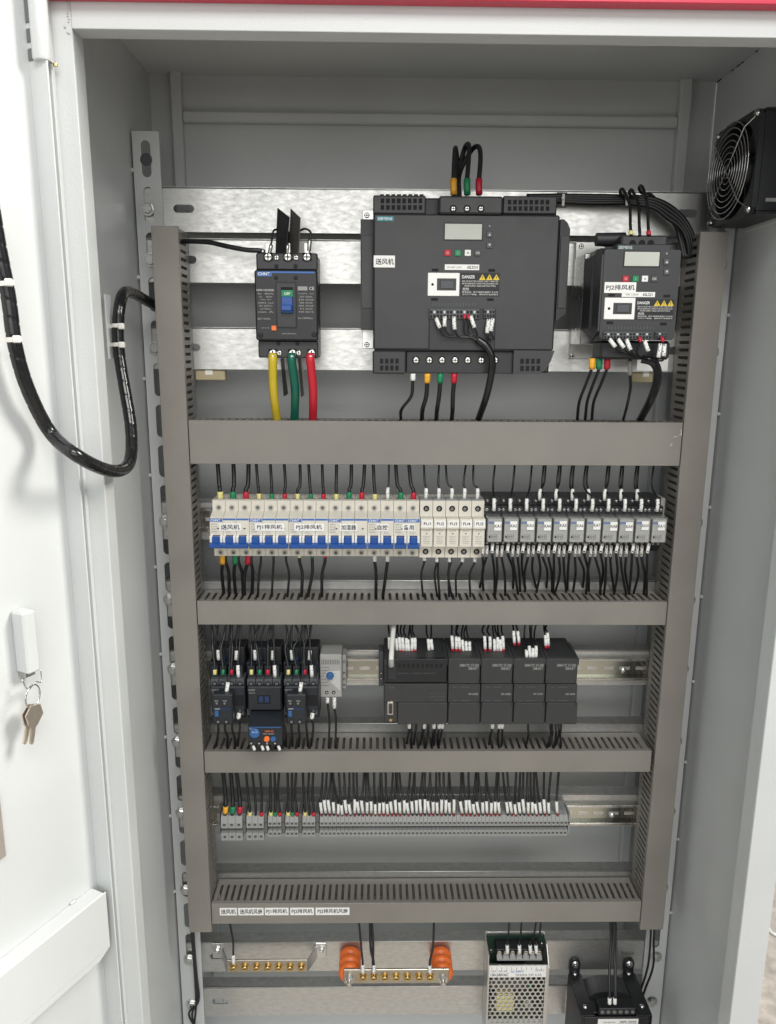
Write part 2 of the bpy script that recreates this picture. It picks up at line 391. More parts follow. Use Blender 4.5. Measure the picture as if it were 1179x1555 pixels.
# ------------------------------------------------------------------ door, swung open towards the viewer
H0 = Vector((-.3310, -.232, 0)); DD = Vector((-.4606, -.8876, 0)); DN = Vector((.8876, -.4606, 0))
def dxf(a, b, z): p = H0+DD*a+DN*b; return (p.x, p.y, z)      # a along the door from the hinge, b out of its inner face
door_m = MB(); door_m.xf = dxf; door_m.box(0, .74, -.0015, 0, .14, 1.835)
door = cab.w('door', door_m)
def dpart(name, f, m='paint', label=None):
    b = MB(m); b.xf = dxf; f(b); return cab.w(name, b, door, label)
dpart('hinge_flange', lambda b: b.box(-.0015, .0003, .0002, .0232, .14, 1.835))
def stiff(b):
    z1, z0 = .8708, .785
    b.box(.006, .74, .0192, .0208, z0+.012, z1, .0006); b.box(.009, .74, .0003, .0192, z1-.0018, z1, .0004)
    b.prism([(.0191, z0+.0118), (.0207, z0+.0118), (.0207, z0+.004), (.0191, z0+.004)], .022, .74, 0)
    b.prism([(.006, z0+.012), (.022, z0+.012), (.022, z0+.004)], .0191, .0206, 1)
dpart('stiffener_channel', stiff)
dpart('weld_tab', lambda b: b.box(.034, .041, .0003, .0032, .871, .8735, .0006))
def dpos(u, v, b=0.):                                       # photograph pixel -> (a, z) on the door's inner face raised by b
    d = RT*((u-PW/2)/F) - UP*((v-PH/2)/F) + FW; o = H0+DN*b
    t = (o-EYE).dot(DN)/d.dot(DN); p = EYE+d*t; return (p-H0).dot(DD), p.z
HB = .0185
aL, aR = dpos(38.5, 975, HB)[0], dpos(58.5, 975, HB)[0]; hc, hw = (aL+aR)/2, abs(aL-aR)
hz1, hz0 = dpos(44, 929, HB)[1], dpos(52, 1022, HB)[1]
dpart('handle', lambda b: b.box(hc-hw/2, hc+hw/2, .0005, HB, hz0, hz1, .0018).use('steel').box(hc-hw/2+.002, hc+hw/2-.002, .0004, .012, hz0-.005, hz0-.0003))
a0, zt = dpos(5, 1195); _, zb = dpos(4, 1300)
dpart('document_pocket', lambda b: b.box(a0+.007, a0+.2, .0004, .004, zb, zt, .001), 'tan_plate')
def hinge(b):
    z0 = at(66, 92, -.24).z; z1 = 1.86
    b.lathe((.0, 0, 0), (0, 0, 1), [(0, .001)], 4) if 0 else None
    c = (dpos(61, 50, .0165)[0], .0165)
    b.lathe((c[0], c[1], z0), (0, 0, 1), [(0, .0075), (.002, .0085), (z1-z0, .0085)], 16)
    b.use('terminal_dark')
    for v0, v1 in ((0, 36), (45, 65), (74, 92)):
        zt = dpos(48, v0, .004)[1]; zb = dpos(48, v1, .004)[1]; b.box(.0004, .0016, .0008, .0075, zb, zt, .0004)
    b.use('steel').lathe((c[0]-.004, c[1]+.003, z0-.0022), (0, 0, 1), [(0, .0035), (.002, .004)], 10)
    b.use('brass').lathe((c[0]-.013, c[1]+.002, z0-.001), (0, 0, 1), [(0, .0022), (.0025, .0022)], 8)
dpart('hinge', hinge)
# keys hanging from the handle
ka, kz = dpos(52, 1058, .022)
def dw(a, b, z): return Vector(dxf(a, b, z))
keys = Thing('key_ring', 'two small keys on a wire ring hanging from the white door handle', 'keys', dw(ka, .02, dpos(50, 1125, .02)[1]))
hk = MB('steel'); q0 = dpos(52, 1030, .018); hk.tube(smooth([dw(q0[0]+.012, .015, q0[1]+.003), dw(q0[0]+.008, .018, q0[1]-.009), dw(q0[0], .02, kz+.0135), dw(q0[0]-.008, .018, q0[1]-.007), dw(q0[0]-.010, .016, q0[1]+.006)]), .0007, 6)
keys.w('hook', hk)
keys.w('ring', MB('steel').ring(dw(ka, .02, kz), DN+Vector((0, .3, 0)), .0118, .0009, 26))
def key(dx, tilt, b):
    m = MB('key_metal'); c, s_ = math.cos(tilt), math.sin(tilt)
    def f(x, y, z):
        x2, z2 = x*c-z*s_, x*s_+z*c; return tuple(dw(ka+dx-x2, b+y, kz-.010+z2))
    m.xf = f
    m.prism([(-.0055, .001), (.0055, .001), (.0105, -.009), (.0055, -.019), (.0030, -.022), (.0030, -.037), (.0010, -.040), (-.0012, -.038), (-.0024, -.022), (-.0055, -.019), (-.0105, -.009)], 0, .0018, 1)
    m.box(-.0012, .0012, -.0003, .0021, -.039, -.024); return m
keys.w('key', key(.0, -.36, .017)); keys.w('key', key(.0, -.24, .0215))

# ------------------------------------------------------------------ mounting posts, beams and rails
YP, YB = .0585, .062
def bolt(t, x, z, y, r=.0072, parent=None, m='zinc'):
    b = MB(m); b.lathe((x, y, z), (0, -1, 0), [(0, r*1.35), (.0012, r*1.3)], 16, False).lathe((x, y-.0012, z), (0, -1, 0), [(0, r*1.08), (.0035, r*1.08), (.0045, r*.9)], 6, False).lathe((x, y-.0056, z), (0, -1, 0), [(0, r*.6), (.0004, r*.5)], 12)
    return t.w('bolt', b, parent)
BEAMS = [(287, 'topmost galvanised mounting beam behind the large drive'), (365, 'second galvanised beam from the top behind the moulded breaker'), (499, 'third galvanised beam under the breaker and both drives'),
         (762, 'galvanised beam carrying the row of white miniature breakers'), (881, 'galvanised beam just above the second wiring duct'), (987, 'galvanised beam with rail carrying contactors and black controller'),
         (1098, 'galvanised beam just above the third wiring duct'), (1206, 'galvanised beam with rail carrying the long terminal row'), (1323, 'galvanised beam just above the lowest wiring duct'),
         (1429, 'galvanised beam carrying earth bars under the lowest duct'), (1497.5, 'lowest galvanised beam at the bottom edge of the picture')]
BZ = []
for i, (v, lab) in enumerate(BEAMS):
    z1 = at(620, v, YB).z; z0 = z1-.0575; BZ.append((z0, z1))
    t = Thing('mounting_beam', lab, 'beam', (.083, YB, z0), 'galvanised beams across the cabinet')
    m = MB('galv'); xs = [XL+.012, -.277, -.243, .405, .440, XR-.012]
    hz = (z0+z1)/2+.001
    for k in range(5):
        hole = [((xs[k]+xs[k+1])/2, hz, .028, .0105)] if k in (1, 3) else []
        m.slotted(xs[k], xs[k+1], z0, z1, YB, YB+.0018, hole)
    m.box(xs[0], xs[-1], YB+.0018, YB+.022, z1-.0018, z1-.0001); m.box(xs[0], xs[-1], YB+.0018, YB+.022, z0+.0001, z0+.0018)
    m.tube([(xs[0], YB+.0014, z1-.0014), (xs[-1], YB+.0014, z1-.0014)], .0017, 10)
    t.w('channel', m)
    for x in (XL+.019, XR-.019): bolt(t, x, hz-.001, YP-.0004)
ph = [random.random() for _ in range(4)]
for sx, lab in ((0, 'grey perforated mounting post at the door side with bolts in its slots'), (1, 'grey perforated mounting post at the fan side')):
    x0, x1 = (XL+.0028, XL+.0385) if sx == 0 else (XR-.0385, XR-.0028)
    ztop = at(214, 199, YP).z if sx == 0 else 1.73
    t = Thing('mounting_post', lab, 'post', ((x0+x1)/2, YP, .12), 'perforated mounting posts')
    m = MB('paint'); hs = []; zc = ztop-.034
    while zc > .5: hs.append(((x0+x1)/2-.0005, zc, .0125, .046)); zc -= .0578
    m.slotted(x0, x1, .12, ztop, YP, YP+.002, hs[::-1], 5)
    if sx == 0: t.w('jagged_hole', MB('contactor_grey').lathe((hs[0][0], YP-.0001, hs[0][1]-.001), (0, -1, 0), [(0, .0082), (.0003, .008)], 11))
    xe = x0 if sx == 0 else x1-.0018
    m.box(xe, xe+.0018, YP+.0021, YP+.03, .12, ztop)
    t.w('slotted_strip', m)
    wm = MB('paint'); xw = XL if sx == 0 else XR
    for k in range(9):
        z = ztop-.048-k*.137; wm.lathe((xw+(.001 if sx == 0 else -.001), YP-.001, z), (0, -1, 0), [(0, .003), (.002, .0015)], 8)
    t.w('weld_tack', wm)
def din(z, x0, x1, lab):
    t = Thing('mounting_rail', lab, 'rail', ((x0+x1)/2, YB, z-.0175), 'yellowish rails behind the devices')
    m = MB('chromate'); prof = [(YB-.0005, z-.0125), (YB-.0005, z+.0125), (YB-.0075, z+.0125), (YB-.0075, z+.0175), (YB-.0065, z+.0175), (YB-.0065, z+.0135), (YB-.0015, z+.0135)]
    m.box(x0, x1, YB-.0016, YB-.0004, z-.0125, z+.0125)
    for s in (1, -1): m.box(x0, x1, YB-.0076, YB-.0016, z+s*.0125, z+s*.0135)
    r = t.w('rail', m)
    for s in (1, -1): t.w('rail_lip', MB('steel').box(x0, x1, YB-.0082, YB-.007, z+s*.0136, z+s*.0176, .0004))
    sl = MB('chromate'); 
    x = x0+.02
    hm = MB('zinc')
    while x < x1-.02: hm.box(x-.008, x+.008, YB-.0019, YB-.0016, z-.0026, z+.0026, .0001); x += .025
    t.w('rail_slot', hm)
    for x in (x1-.055, x0+.21): t.w('rail_screw', MB('zinc').lathe((x, YB-.0016, z-.004), (0, -1, 0), [(0, .0052), (.0015, .0046), (.0026, .002)], 12))
zr = [(a+b)/2 for a, b in BZ]
din(zr[3]+.002, XL+.04, XR-.04, 'mounting rail hidden behind the white miniature breakers')
din(at(950, 1014, YB).z, XL+.04, XR-.055, 'yellow-tinted mounting rail between the contactors and black controller')
din(at(950, 1234, YB).z, XL+.04, XR-.055, 'yellow-tinted mounting rail at the end of the terminal row')

# ------------------------------------------------------------------ wiring ducts
DP = .0600                                                  # duct depth
def duct(lab, lo, hi, a0, a1, vertical, long_slots=True, y0=0., gap=.0004):
    """a0..a1 across, lo..hi along"""
    t = Thing('wiring_duct', lab, 'wiring duct', ((a0+a1)/2, .03, lo) if vertical else ((lo+hi)/2, .03, a0), 'grey slotted wiring ducts')
    P = (lambda m: m) if vertical else (lambda m: m)
    def xf_v(x, y, z): return (x, y, z)
    def xf_h(x, y, z): return (z, y, x)
    xf = xf_v if vertical else xf_h
    m = MB('duct'); m.xf = xf; m.box(a0, a1, y0, y0+.0016, lo, hi, .0005)
    for e in (a0, a1-.0014): m.box(e, e+.0014, y0+.0016, y0+.0075, lo, hi)
    for q in (lo, hi-.0012): pass
    t.w('cover', m)
    m = MB('duct'); m.xf = xf; m.box(a0+.0018, a1-.0018, DP-.0016, DP, lo+.001, hi-.001); t.w('base', m)
    n = int((hi-lo-.004)/.0102); hs0 = lo+((hi-lo)-n*.0102)/2
    for k, e in enumerate((a0+.0016, a1-.003)):
        m = MB('duct')
        # plate whose face looks along the across-axis: local x = depth, local y = across, local z = along
        if vertical: m.xf = (lambda x, y, z, e=e: (e+y, x, z))
        else: m.xf = (lambda x, y, z, e=e: (z, x, e+y))
        hs = [(.027, hs0+(i+.5)*.0102, .041, .0042) for i in range(n)]
        m.slotted(y0+.002, DP-.0018, lo+.001, hi-.001, 0, .0014, hs, 3)
        t.w('slotted_wall', m)
    return t
LD = (at(256, 860, 0).x, at(297, 860, 0).x); LD = (-.2885, -.2540)
RD = (.4190, .4555)
ZD0, ZD1 = at(300, 1416, 0).z, at(248, 343, 0).z
duct('tall grey wiring duct beside the door-side post', ZD0, ZD1, LD[0], LD[1], True)
duct('tall grey wiring duct below the fan', at(990, 1412, 0).z, at(1090, 352, 0).z, RD[0], RD[1], True)
HD = [((640, 706), 'widest grey wiring duct, under the drives'), ((913.7, 949), 'grey wiring duct under the row of miniature breakers'), ((1141, 1173), 'grey wiring duct under the black controller'), ((1371, 1401.5), 'lowest grey wiring duct with five printed name stickers')]
HDZ = []
for i, ((v0, v1), lab) in enumerate(HD):
    z1, z0 = at(650, v0, .001).z, at(650, v1, .001).z; HDZ.append((z0, z1))
    d = duct(lab, LD[1]+.0012, RD[0]-.0012-(.004 if i == 2 else 0), z0, z1, False, y0=.001)
    LAST = d
    if i == 0:
        for (ua, va, ub, vb) in ((1032, 661, 1035, 659), (1023, 664, 1029, 662.5), (1018, 678, 1021, 673), (1034.5, 652, 1035.5, 662)): d.w('scratch', MB('paper').tube([at(ua, va, .0008), at(ub, vb, .0008)], .00035, 4))
SCR = []
for (u0, u1, s) in ((334, 360, '送风机'), (362, 400.5, '送风机风扇'), (402.5, 438.5, 'PJ1排风机'), (441, 477, 'PJ2排风机'), (479.5, 531, 'PJ2排风机风扇')):
    v = 1384.5 - (u0-334)*.004
    LAST.px('name_sticker', u0, v-5.6, u1, v+5.6, .0007, .0012, 'paper', 0); LAST.text(s, (u0+u1)/2, v, .0005, 7.4, 'ink', (u1-u0)*.88)

cbl = MB('nylon').tube(smooth([zat(1150, 1380, .004), zat(1163, 1402, .004), zat(1170, 1414, .004), zat(1180, 1420, .004), zat(1200, 1423, .004)], 8), .0045, 8)
co = bpy.data.objects.new('floor_cable', cbl.mesh('floor_cable')); COL.objects.link(co); tag(co, 'thin white cable lying on the tan floor behind the cabinet', 'cable', None, 'thing')

# ------------------------------------------------------------------ moulded-case breaker
def screw(t, u, v, Y, r=.0032, m='steel', parent=None, name='screw', deep=.0012):
    c = at(u, v, Y); b = MB(m).lathe(c, (0, -1, 0), [(0, r), (deep, r*.95), (deep*1.2, r*.7)], 12)
    b.use('hole').box(c.x-r*.7, c.x+r*.7, c.y-deep*1.2-.0002, c.y-deep, c.z-r*.14, c.z+r*.14).box(c.x-r*.14, c.x+r*.14, c.y-deep*1.2-.0003, c.y-deep, c.z-r*.7, c.z+r*.7)
    return t.w(name, b, parent)
def ringed(t, u, v, Y, r, m, name='screw', parent=None, core='hole'):
    """screw seen at the bottom of a round well"""
    c = at(u, v, Y); b = MB(m).lathe(c, (0, -1, 0), [(0, r), (.0006, r)], 14); t_ = t.w('screw_well', b, parent)
    b = MB(core).lathe(c+Vector((0, -.0006, 0)), (0, -1, 0), [(0, r*.62), (.0004, r*.55)], 12); return t.w(name, b, t_)
t = Thing('moulded_breaker', 'black three-pole moulded breaker with blue switch and orange button', 'circuit breaker', at(436, 544, .03))
Yf = -.016
body = t.px('body', 391, 384, 482, 543, .002, .0605, 'drive_dark', .002)
t.px('terminal_block', 389.5, 384, 482.5, 410, -.006, .0015, 'drive_grey', .0015); t.px('terminal_block', 392.5, 517.5, 483.5, 543.5, -.006, .0015, 'drive_grey', .0015)
fc = t.px('front_cover', 387.6, 410, 483, 517, Yf, .0015, 'drive_dark', .002)
t.px('blue_stripe', 411, 412.2, 478, 414.8, Yf-.0005, Yf+.0002, 'logo_blue', 0); t.px('blue_stripe', 390.5, 412.2, 413, 419.5, Yf-.0004, Yf+.0002, 'logo_blue', 0)
t.text('CHNT', 401, 415.8, Yf-.0007, 4.8, 'white', 18)
bz = t.px('switch_bezel', 419.5, 428, 450.5, 498, Yf-.0012, Yf+.0003, 'black', .0004)
t.px('switch_well', 421, 430, 449, 496.5, Yf-.0018, Yf-.0012, 'drive_grey', .0003)
t.px('off_flag', 427.5, 440.5, 445, 450.5, Yf-.0026, Yf-.0016, 'green', .0002); t.text('OFF', 436.3, 446, Yf-.0029, 4, 'white', 9)
t.px('switch_slot', 427, 436, 445.4, 476, Yf-.0022, Yf-.0017, 'hole', 0)
tg = t.px('toggle', 427.5, 450.5, 444.6, 475, Yf-.0045, Yf-.0015, 'blue', .0006); t.px('toggle_grip', 426.6, 462.5, 443.5, 472, Yf-.012, Yf-.0044, 'blue', .0012, tg)
t.px('trip_button', 412.5, 494.5, 419.8, 502, Yf-.0022, Yf+.0002, 'orange_button', .0004)
for k in range(7): t.text(('In  80A', 'Ui     800V', 'Uimp  8kV', '50/60Hz  Cat.A', 'IEC 60947-2', 'Ics=75%Icu', 'cat A')[k], 404, 446+k*4.6, Yf-.0004, 2.5, 'grey_ink', 24-(k % 3)*4)
t.text('NXM-125S/3300', 403, 440.5, Yf-.0004, 3, 'pale_ink', 26)
for k in range(7): t.text(('Ue(V)  Icu', '220 50kA', '230 50/35', '380 35/25', '400 35/25', '415 35/25', '440 25/15')[k], 465, 446+k*4.6, Yf-.0004, 2.5, 'grey_ink', 23-(k % 2)*3)
t.text('CE', 473.5, 438, Yf-.0004, 5, 'pale_ink'); t.px('mark', 452.5, 435, 467, 441, Yf-.0003, Yf+.0002, 'grey_ink', 0); t.text('push to trip', 403.5, 498, Yf-.0004, 2.5, 'grey_ink'); t.text('www.chint.com', 439, 506.5, Yf-.0004, 2.4, 'grey_ink', 22); t.text('GB/T14048.2', 401, 484, Yf-.0004, 2.8, 'grey_ink', 20); t.text('Ics:100%Icu', 464, 483, Yf-.0004, 2.8, 'grey_ink', 22)
for u in (420, 449): screw(t, u, 404, -.0062, .0026, 'black'); screw(t, u+3, 521.5, -.0062, .0026, 'black')
for u in (419.5, 449.5): screw(t, u, 421.5, Yf, .0026, 'black')
for (u, v) in ((396, 509), (477.5, 508)): screw(t, u, v, Yf, .0034, 'black')
for i, u in enumerate((407.5, 437.5, 466.5)):
    t.px('terminal_pocket', u-7, 383.6, u+7, 396, -.0064, -.0058, 'hole', 0); t.px('terminal_pocket', u+.5, 530, u+13.5, 543.6, -.0064, -.0058, 'hole', 0)
    screw(t, u, 390.5, -.0066, .0056, 'steel', None, 'terminal_screw', .002); screw(t, u+7, 536.5, -.0066, .0056, 'steel', None, 'terminal_screw', .002)
    m = MB('zinc'); c = at(u, 384, -.004); m.box(c.x-.0035, c.x+.0035, -.0056, -.0036, c.z-.004, c.z+.012, .0006); t.w('lug', m)
for u in (420.5, 450): screw(t, u, 391.5, -.0066, .0034, 'steel', None, 'small_screw'); screw(t, u+4, 536, -.0066, .0034, 'steel', None, 'small_screw')
for (uu, vv, y0) in (((418.5, 439.5), (316, 390), 0), ((438.5, 456), (317, 390), 1)):      # flexible phase barriers, splayed
    a, b = at(uu[0]+3, vv[0], .020), at(uu[1], vv[0]+14, -.016); c, d = at(uu[0]+10, vv[1], -.0068), at(uu[0], vv[1]-6, .02)
    m = MB('black' if y0 == 0 else 'barrier'); n = Vector((.0008, 0, 0)); q = [a, b, Vector((c.x+.004, c.y, c.z)), d]
    m.add([p for p in q]+[p+n for p in q], [(0, 1, 2, 3), (7, 6, 5, 4), (0, 4, 5, 1), (1, 5, 6, 2), (2, 6, 7, 3), (3, 7, 4, 0)], convex=True); t.w('phase_barrier', m)
for (u0, u1, v0, v1, mm) in ((425, 437, 544, 602, 'black'), (451.5, 462, 544, 603, 'barrier')):
    a, b, c, d = at(u0+1, v0, .02), at(u0+6, v0, -.004), at(u1, v1-4, -.004), at(u0+6, v1, .02); n = Vector((.0008, 0, 0)); q = [a, b, c, d]
    t.w('phase_barrier', MB(mm).add([p for p in q]+[p+n for p in q], [(0, 1, 2, 3), (7, 6, 5, 4), (0, 4, 5, 1), (1, 5, 6, 2), (2, 6, 7, 3), (3, 7, 4, 0)], convex=True))

# ------------------------------------------------------------------ variable-speed drives
def warn_label(t, u0, v0, u1, v1, Y):
    lb = t.px('warning_label', u0, v0, u1, v1, Y-.0004, Y+.0002, 'ink', 0); w_, h_ = u1-u0, v1-v0
    t.text('DANGER', u0+w_*.2, v0+h_*.17, Y-.0006, h_*.14, 'white', w_*.33, lb)
    for k in range(3):
        c = at(u0+w_*(.56+.18*k), v0+h_*.19, Y-.0007); s = (at(u1, v0, Y).x-at(u0, v0, Y).x)*.085
        t.w('warning_triangle', MB('yellow').prism([(c.x-s, c.z-s*.8), (c.x+s, c.z-s*.8), (c.x, c.z+s*.9)], c.y, c.y+.0002, 1), lb)
        t.w('triangle_mark', MB('ink').box(c.x-s*.1, c.x+s*.1, c.y-.0001, c.y, c.z-s*.45, c.z+s*.4), lb)
    for k, s_ in enumerate(('RISK OF ELECTRIC SHOCK. WAIT 5 MINUTES', 'BEFORE REMOVING COVERS AFTER DISCONNECTION', 'FROM SUPPLY. READ INSTRUCTIONS')):
        t.text(s_, u0+w_*.5, v0+h_*(.36+.1*k), Y-.0006, h_*.065, 'pale_ink', w_*(.93 if k < 2 else .8), lb)
    t.text('危险', u0+w_*.13, v0+h_*.69, Y-.0006, h_*.13, 'pale_ink', w_*.17, lb)
    for k, s_ in enumerate(('触电危险。断开电源后请等待五分钟', '方可打开前盖。请阅读使用说明书')): t.text(s_, u0+w_*.5, v0+h_*(.82+.1*k), Y-.0006, h_*.07, 'pale_ink', w_*.93, lb)
def keypad(t, Y, lcd, xs, vb, sx, sv, bs):
    u0, v0, u1, v1 = lcd; bz = t.px('display_bezel', u0-1.6, v0-1.6, u1+1.6, v1+1.6, Y-.0008, Y+.0002, 'black', .0004); t.px('display', u0, v0, u1, v1, Y-.0012, Y-.0006, 'lcd', 0, bz)
    for u, m_ in zip(xs, ('red', 'green', 'white', 'contactor_grey')):
        k = t.px('button', u-bs/2, vb-bs/2, u+bs/2, vb+bs/2, Y-.0018, Y+.0002, m_, .0006); t.text({'red': 'O', 'green': 'I', 'white': 'M', 'contactor_grey': 'OK'}[m_], u, vb, Y-.002, bs*.36, 'pale_ink' if m_ != 'white' else 'grey_ink', None, k)
    for k_, v in enumerate(sv):
        k = t.px('button', sx-bs/2, v-bs/2, sx+bs/2, v+bs/2, Y-.0018, Y+.0002, 'contactor_grey', .0006); c = at(sx, v, Y-.0019); s = .0016*(1 if k_ == 0 else -1)
        t.w('arrow', MB('pale_ink').prism([(c.x-.0016, c.z-s), (c.x+.0016, c.z-s), (c.x, c.z+s)], c.y-.0001, c.y, 1), k)
    screw(t, sx, sv[0]-12.5, Y, .0012, 'pale_ink', None, 'status_light', .0004)
def option_cover(t, u0, v0, u1, v1, Y):
    cv = t.px('option_cover', u0, v0, u1, v1, Y-.0016, Y+.0002, 'white', .0005); w_, h_ = u1-u0, v1-v0
    t.px('cover_latch', u0+w_*.29, v0+h_*.24, u0+w_*.9, v0+h_*.76, Y-.0022, Y-.0014, 'drive_grey', .0004, cv); t.px('latch_grip', u0+w_*.40, v0+h_*.33, u0+w_*.82, v0+h_*.68, Y-.0034, Y-.002, 'contactor_grey', .0006, cv)
    screw(t, u0+w_*.15, v0+h_*.5, Y-.0017, .0017, 'hole', cv, 'cover_hole', .0002)
def strip(t, u0, v0, u1, v1, Y, n):
    b = t.px('terminal_strip', u0, v0, u1, v1, Y-.004, Y+.0002, 'contactor_grey', .0004)
    for k in range(n):
        u = u0+(u1-u0)*(k+.5)/n; r = (u1-u0)/n*.30
        t.px('clamp_hole', u-r, v0+(v1-v0)*.2, u+r, v0+(v1-v0)*.46, Y-.0043, Y-.0039, 'pale_ink' if k % 3 == 1 else 'hole', 0, b); t.px('clamp_hole', u-r, v0+(v1-v0)*.6, u+r, v0+(v1-v0)*.9, Y-.0043, Y-.0039, 'hole', 0, b)
def vents(t, u0, v0, u1, v1, Y, nx, nz, parent=None):
    for j in range(nz):
        for i in range(nx):
            a = u0+(u1-u0)*(i+.18)/nx; b = u0+(u1-u0)*(i+.82)/nx; c = v0+(v1-v0)*(j+.15)/nz; d = v0+(v1-v0)*(j+.85)/nz
            t.px('vent', a, c, b, d, Y-.0004, Y+.0001, 'hole', 0, parent)
Y1 = -.022
t = Thing('motor_drive', 'large square dark grey motor drive with six bottom screws', 'motor drive', at(706, 568, .02))
x0, x1, z0, z1 = rect(567, 325, 846, 532, Y1); _, _, zb, zt = rect(567, 297, 846, 568, Y1+.006)
t.w('body', MB('drive_dark').box(x0+.002, x1-.002, Y1+.012, .0605, zb+.002, zt-.002, .002))
t.w('front_cover', MB('drive_grey').box(x0, x1, Y1, Y1+.0118, z0, z1, .0022))
for (u0, u1) in ((548, 567.5), (846, 861)):
    xa, xb, za, zz = rect(u0, 334, u1, 500, .0); pr = [(xa, za), (xb, za), (xb, zz), (xa, zz)]
    if u0 > 600: pr = [(xa, za+.01), (xb, za+.02), (xb, zz-.012), (xb-.004, zz-.004), (xa+.004, zz), (xa, zz)]
    t.w('side_grip', MB('drive_dark').prism(pr, -.006, .05, 1))
    zs_, ze = rect(u0, 358, u1, 468, -.0068)[2:]; t.w('grip_face', MB('drive_grey').box(xa+.0012, xb-.0008, -.0072, -.0062, zs_, ze, .0004))
for (v0, v1) in ((319, 334.5), (500, 529)):
    f = t.px('mounting_foot', 551, v0, 567.5, v1, .0585, .0615, 'zinc', .0004); screw(t, 557.5, 327 if v0 < 400 else 523.5, .0585, .0038, 'steel', f)
# top edge: two vented corners and the terminal cover between them
lf = t.px('vented_corner', 566.8, 296.5, 647, 324.9, Y1+.0008, Y1+.02, 'drive_grey', .0016); vents(t, 577, 300, 643, 320, Y1+.0008, 8, 2, lf)
rg = t.px('vented_corner', 764, 297.5, 846.2, 324.9, Y1+.0008, Y1+.02, 'drive_grey', .0016); vents(t, 770, 302, 836, 321.5, Y1+.0008, 8, 2, rg)
tc_ = t.px('terminal_cover', 667, 297.5, 764, 324.6, Y1-.004, Y1+.02, 'drive_grey', .002)
for u in (688.5, 709.5, 730.5): screw(t, u, 317, Y1-.004, .0046, 'hole', tc_, 'screw_well', .0003); screw(t, u, 317, Y1-.0044, .0032, 'steel', tc_)
for k in range(8): t.px('top_rib', 577.5+k*8.6, 294.6, 583.5+k*8.6, 297, Y1+.002, Y1+.02, 'drive_grey', .0004, lf)
# bottom edge
lf = t.px('vented_corner', 566, 532.3, 617, 568, Y1+.0008, Y1+.03, 'drive_grey', .002); vents(t, 576, 543, 607, 564, Y1+.0008, 4, 2, lf)
xa, xb, za, zz = rect(780, 532.3, 841.5, 568, Y1+.0008)
rg = t.w('vented_corner', MB('drive_grey').prism([(xa, za), (xb-.020, za), (xb-.011, za+.005), (xb-.004, za+.017), (xb, zz), (xa, zz)], Y1+.0008, Y1+.03, 1)); vents(t, 789, 543, 822, 565, Y1+.0008, 4, 2, rg)
tb = t.px('terminal_cover', 617.3, 533.5, 779.7, 567, Y1+.008, Y1+.03, 'drive_dark', .001)
for u in (632, 652.3, 671.5, 691.3, 710.6, 731, 752): screw(t, u, 547, Y1+.008, .0052, 'hole', tb, 'screw_well', .0004); screw(t, u, 547, Y1+.0074, .0042, 'steel', tb)
lg = t.px('maker_plate', 572.5, 328.5, 598, 335.5, Y1-.0004, Y1+.0002, 'teal', 0); t.text('SIEMENS', 585, 332, Y1-.0006, 4.2, 'white', 22, lg)
keypad(t, Y1, (676, 340, 732, 363.5), (680, 695.6, 710.8, 726), 384, 743.8, (355.8, 372.2), 9.4)
st = t.px('type_sticker', 675.8, 401.6, 728, 410, Y1-.0004, Y1+.0002, 'paper', 0); t.text('V20 400V 11kW', 690, 405.8, Y1-.0006, 3, 'grey_ink', 23, st); t.text('6SL3210', 718, 405.8, Y1-.0006, 4.6, 'ink', 16, st)
option_cover(t, 650, 414.3, 698, 449.5, Y1); warn_label(t, 700, 414.3, 758.8, 450, Y1)
for (u, v) in ((661, 410), (747, 410.5), (660, 454.5), (745, 455)): t.px('cover_notch', u-5, v-2, u+5, v+2, Y1-.0004, Y1+.0002, 'hole', 0)
for k in range(15): t.px('terminal_mark', 657+k*4.6, 460, 658.6+k*4.6, 465, Y1-.0003, Y1+.0001, 'contactor_grey', 0)
t.px('wiring_recess', 651.5, 469, 752.5, 532, Y1-.0012, Y1+.0003, 'black', .0005)
t.px('wiring_cover', 652.5, 484, 751.5, 531.5, Y1-.0018, Y1-.001, 'drive_dark', .0004)
strip(t, 652.5, 469, 728.5, 484, Y1-.001, 15); strip(t, 735, 469, 752, 483, Y1-.001, 4)
sk = t.px('name_sticker', 567.8, 388, 600, 406, Y1-.0004, Y1+.0002, 'paper', 0); t.text('送风机', 584.5, 397.2, Y1-.0006, 9.6, 'ink', 28, sk)

Y2 = -.076
t = Thing('motor_drive', 'small dark grey motor drive on a steel plate beside the fan-side duct', 'motor drive', at(968, 560, .02))
x0, x1, z0, z1 = rect(914.5, 379, 1029.5, 516, Y2)
xp0 = at(875.5, 368, .05).x; zp1 = at(880, 367, .05).z; zp0 = at(870, 545, .05).z
t.w('mounting_plate', MB('alu').box(xp0, x1+.012, .052, .0548, zp0, zp1, .0006))
t.w('mounting_leg', MB('alu').box(xp0, xp0+.012, .0552, .0612, zp0, zp1, .0004))
for (u, v) in ((883, 374), (869, 541)): screw(t, u, v, .052, .0036, 'steel')
t.w('heatsink', MB('zinc').box(x0-.004, x1-.004, .0, .0518, z0-.006, z1+.004, .001))
t.w('side_shell', MB('drive_dark').box(x0-.0035, x1+.001, Y2+.03, .030, z0+.004, z1+.006, .010))
t.w('front_cover', MB('drive_grey').prism([(x0, z0+.004), (x0+.004, z0), (x1-.003, z0), (x1, z0+.003), (x1, z1-.002), (x1-.002, z1), (x0+.002, z1), (x0, z1-.002)], Y2, Y2+.0298, 1))
t.w('left_shoulder', MB('drive_grey').prism([(Y2+.001, z0+.01), (Y2+.03, z0-.002), (Y2+.03, z1+.003), (Y2+.012, z1+.002), (Y2+.001, z1-.006)], x0-.0025, x0-.0003, 0))
tt = t.px('terminal_cover', 944, 357, 1014, 379, Y2+.022, .02, 'drive_grey', .002)
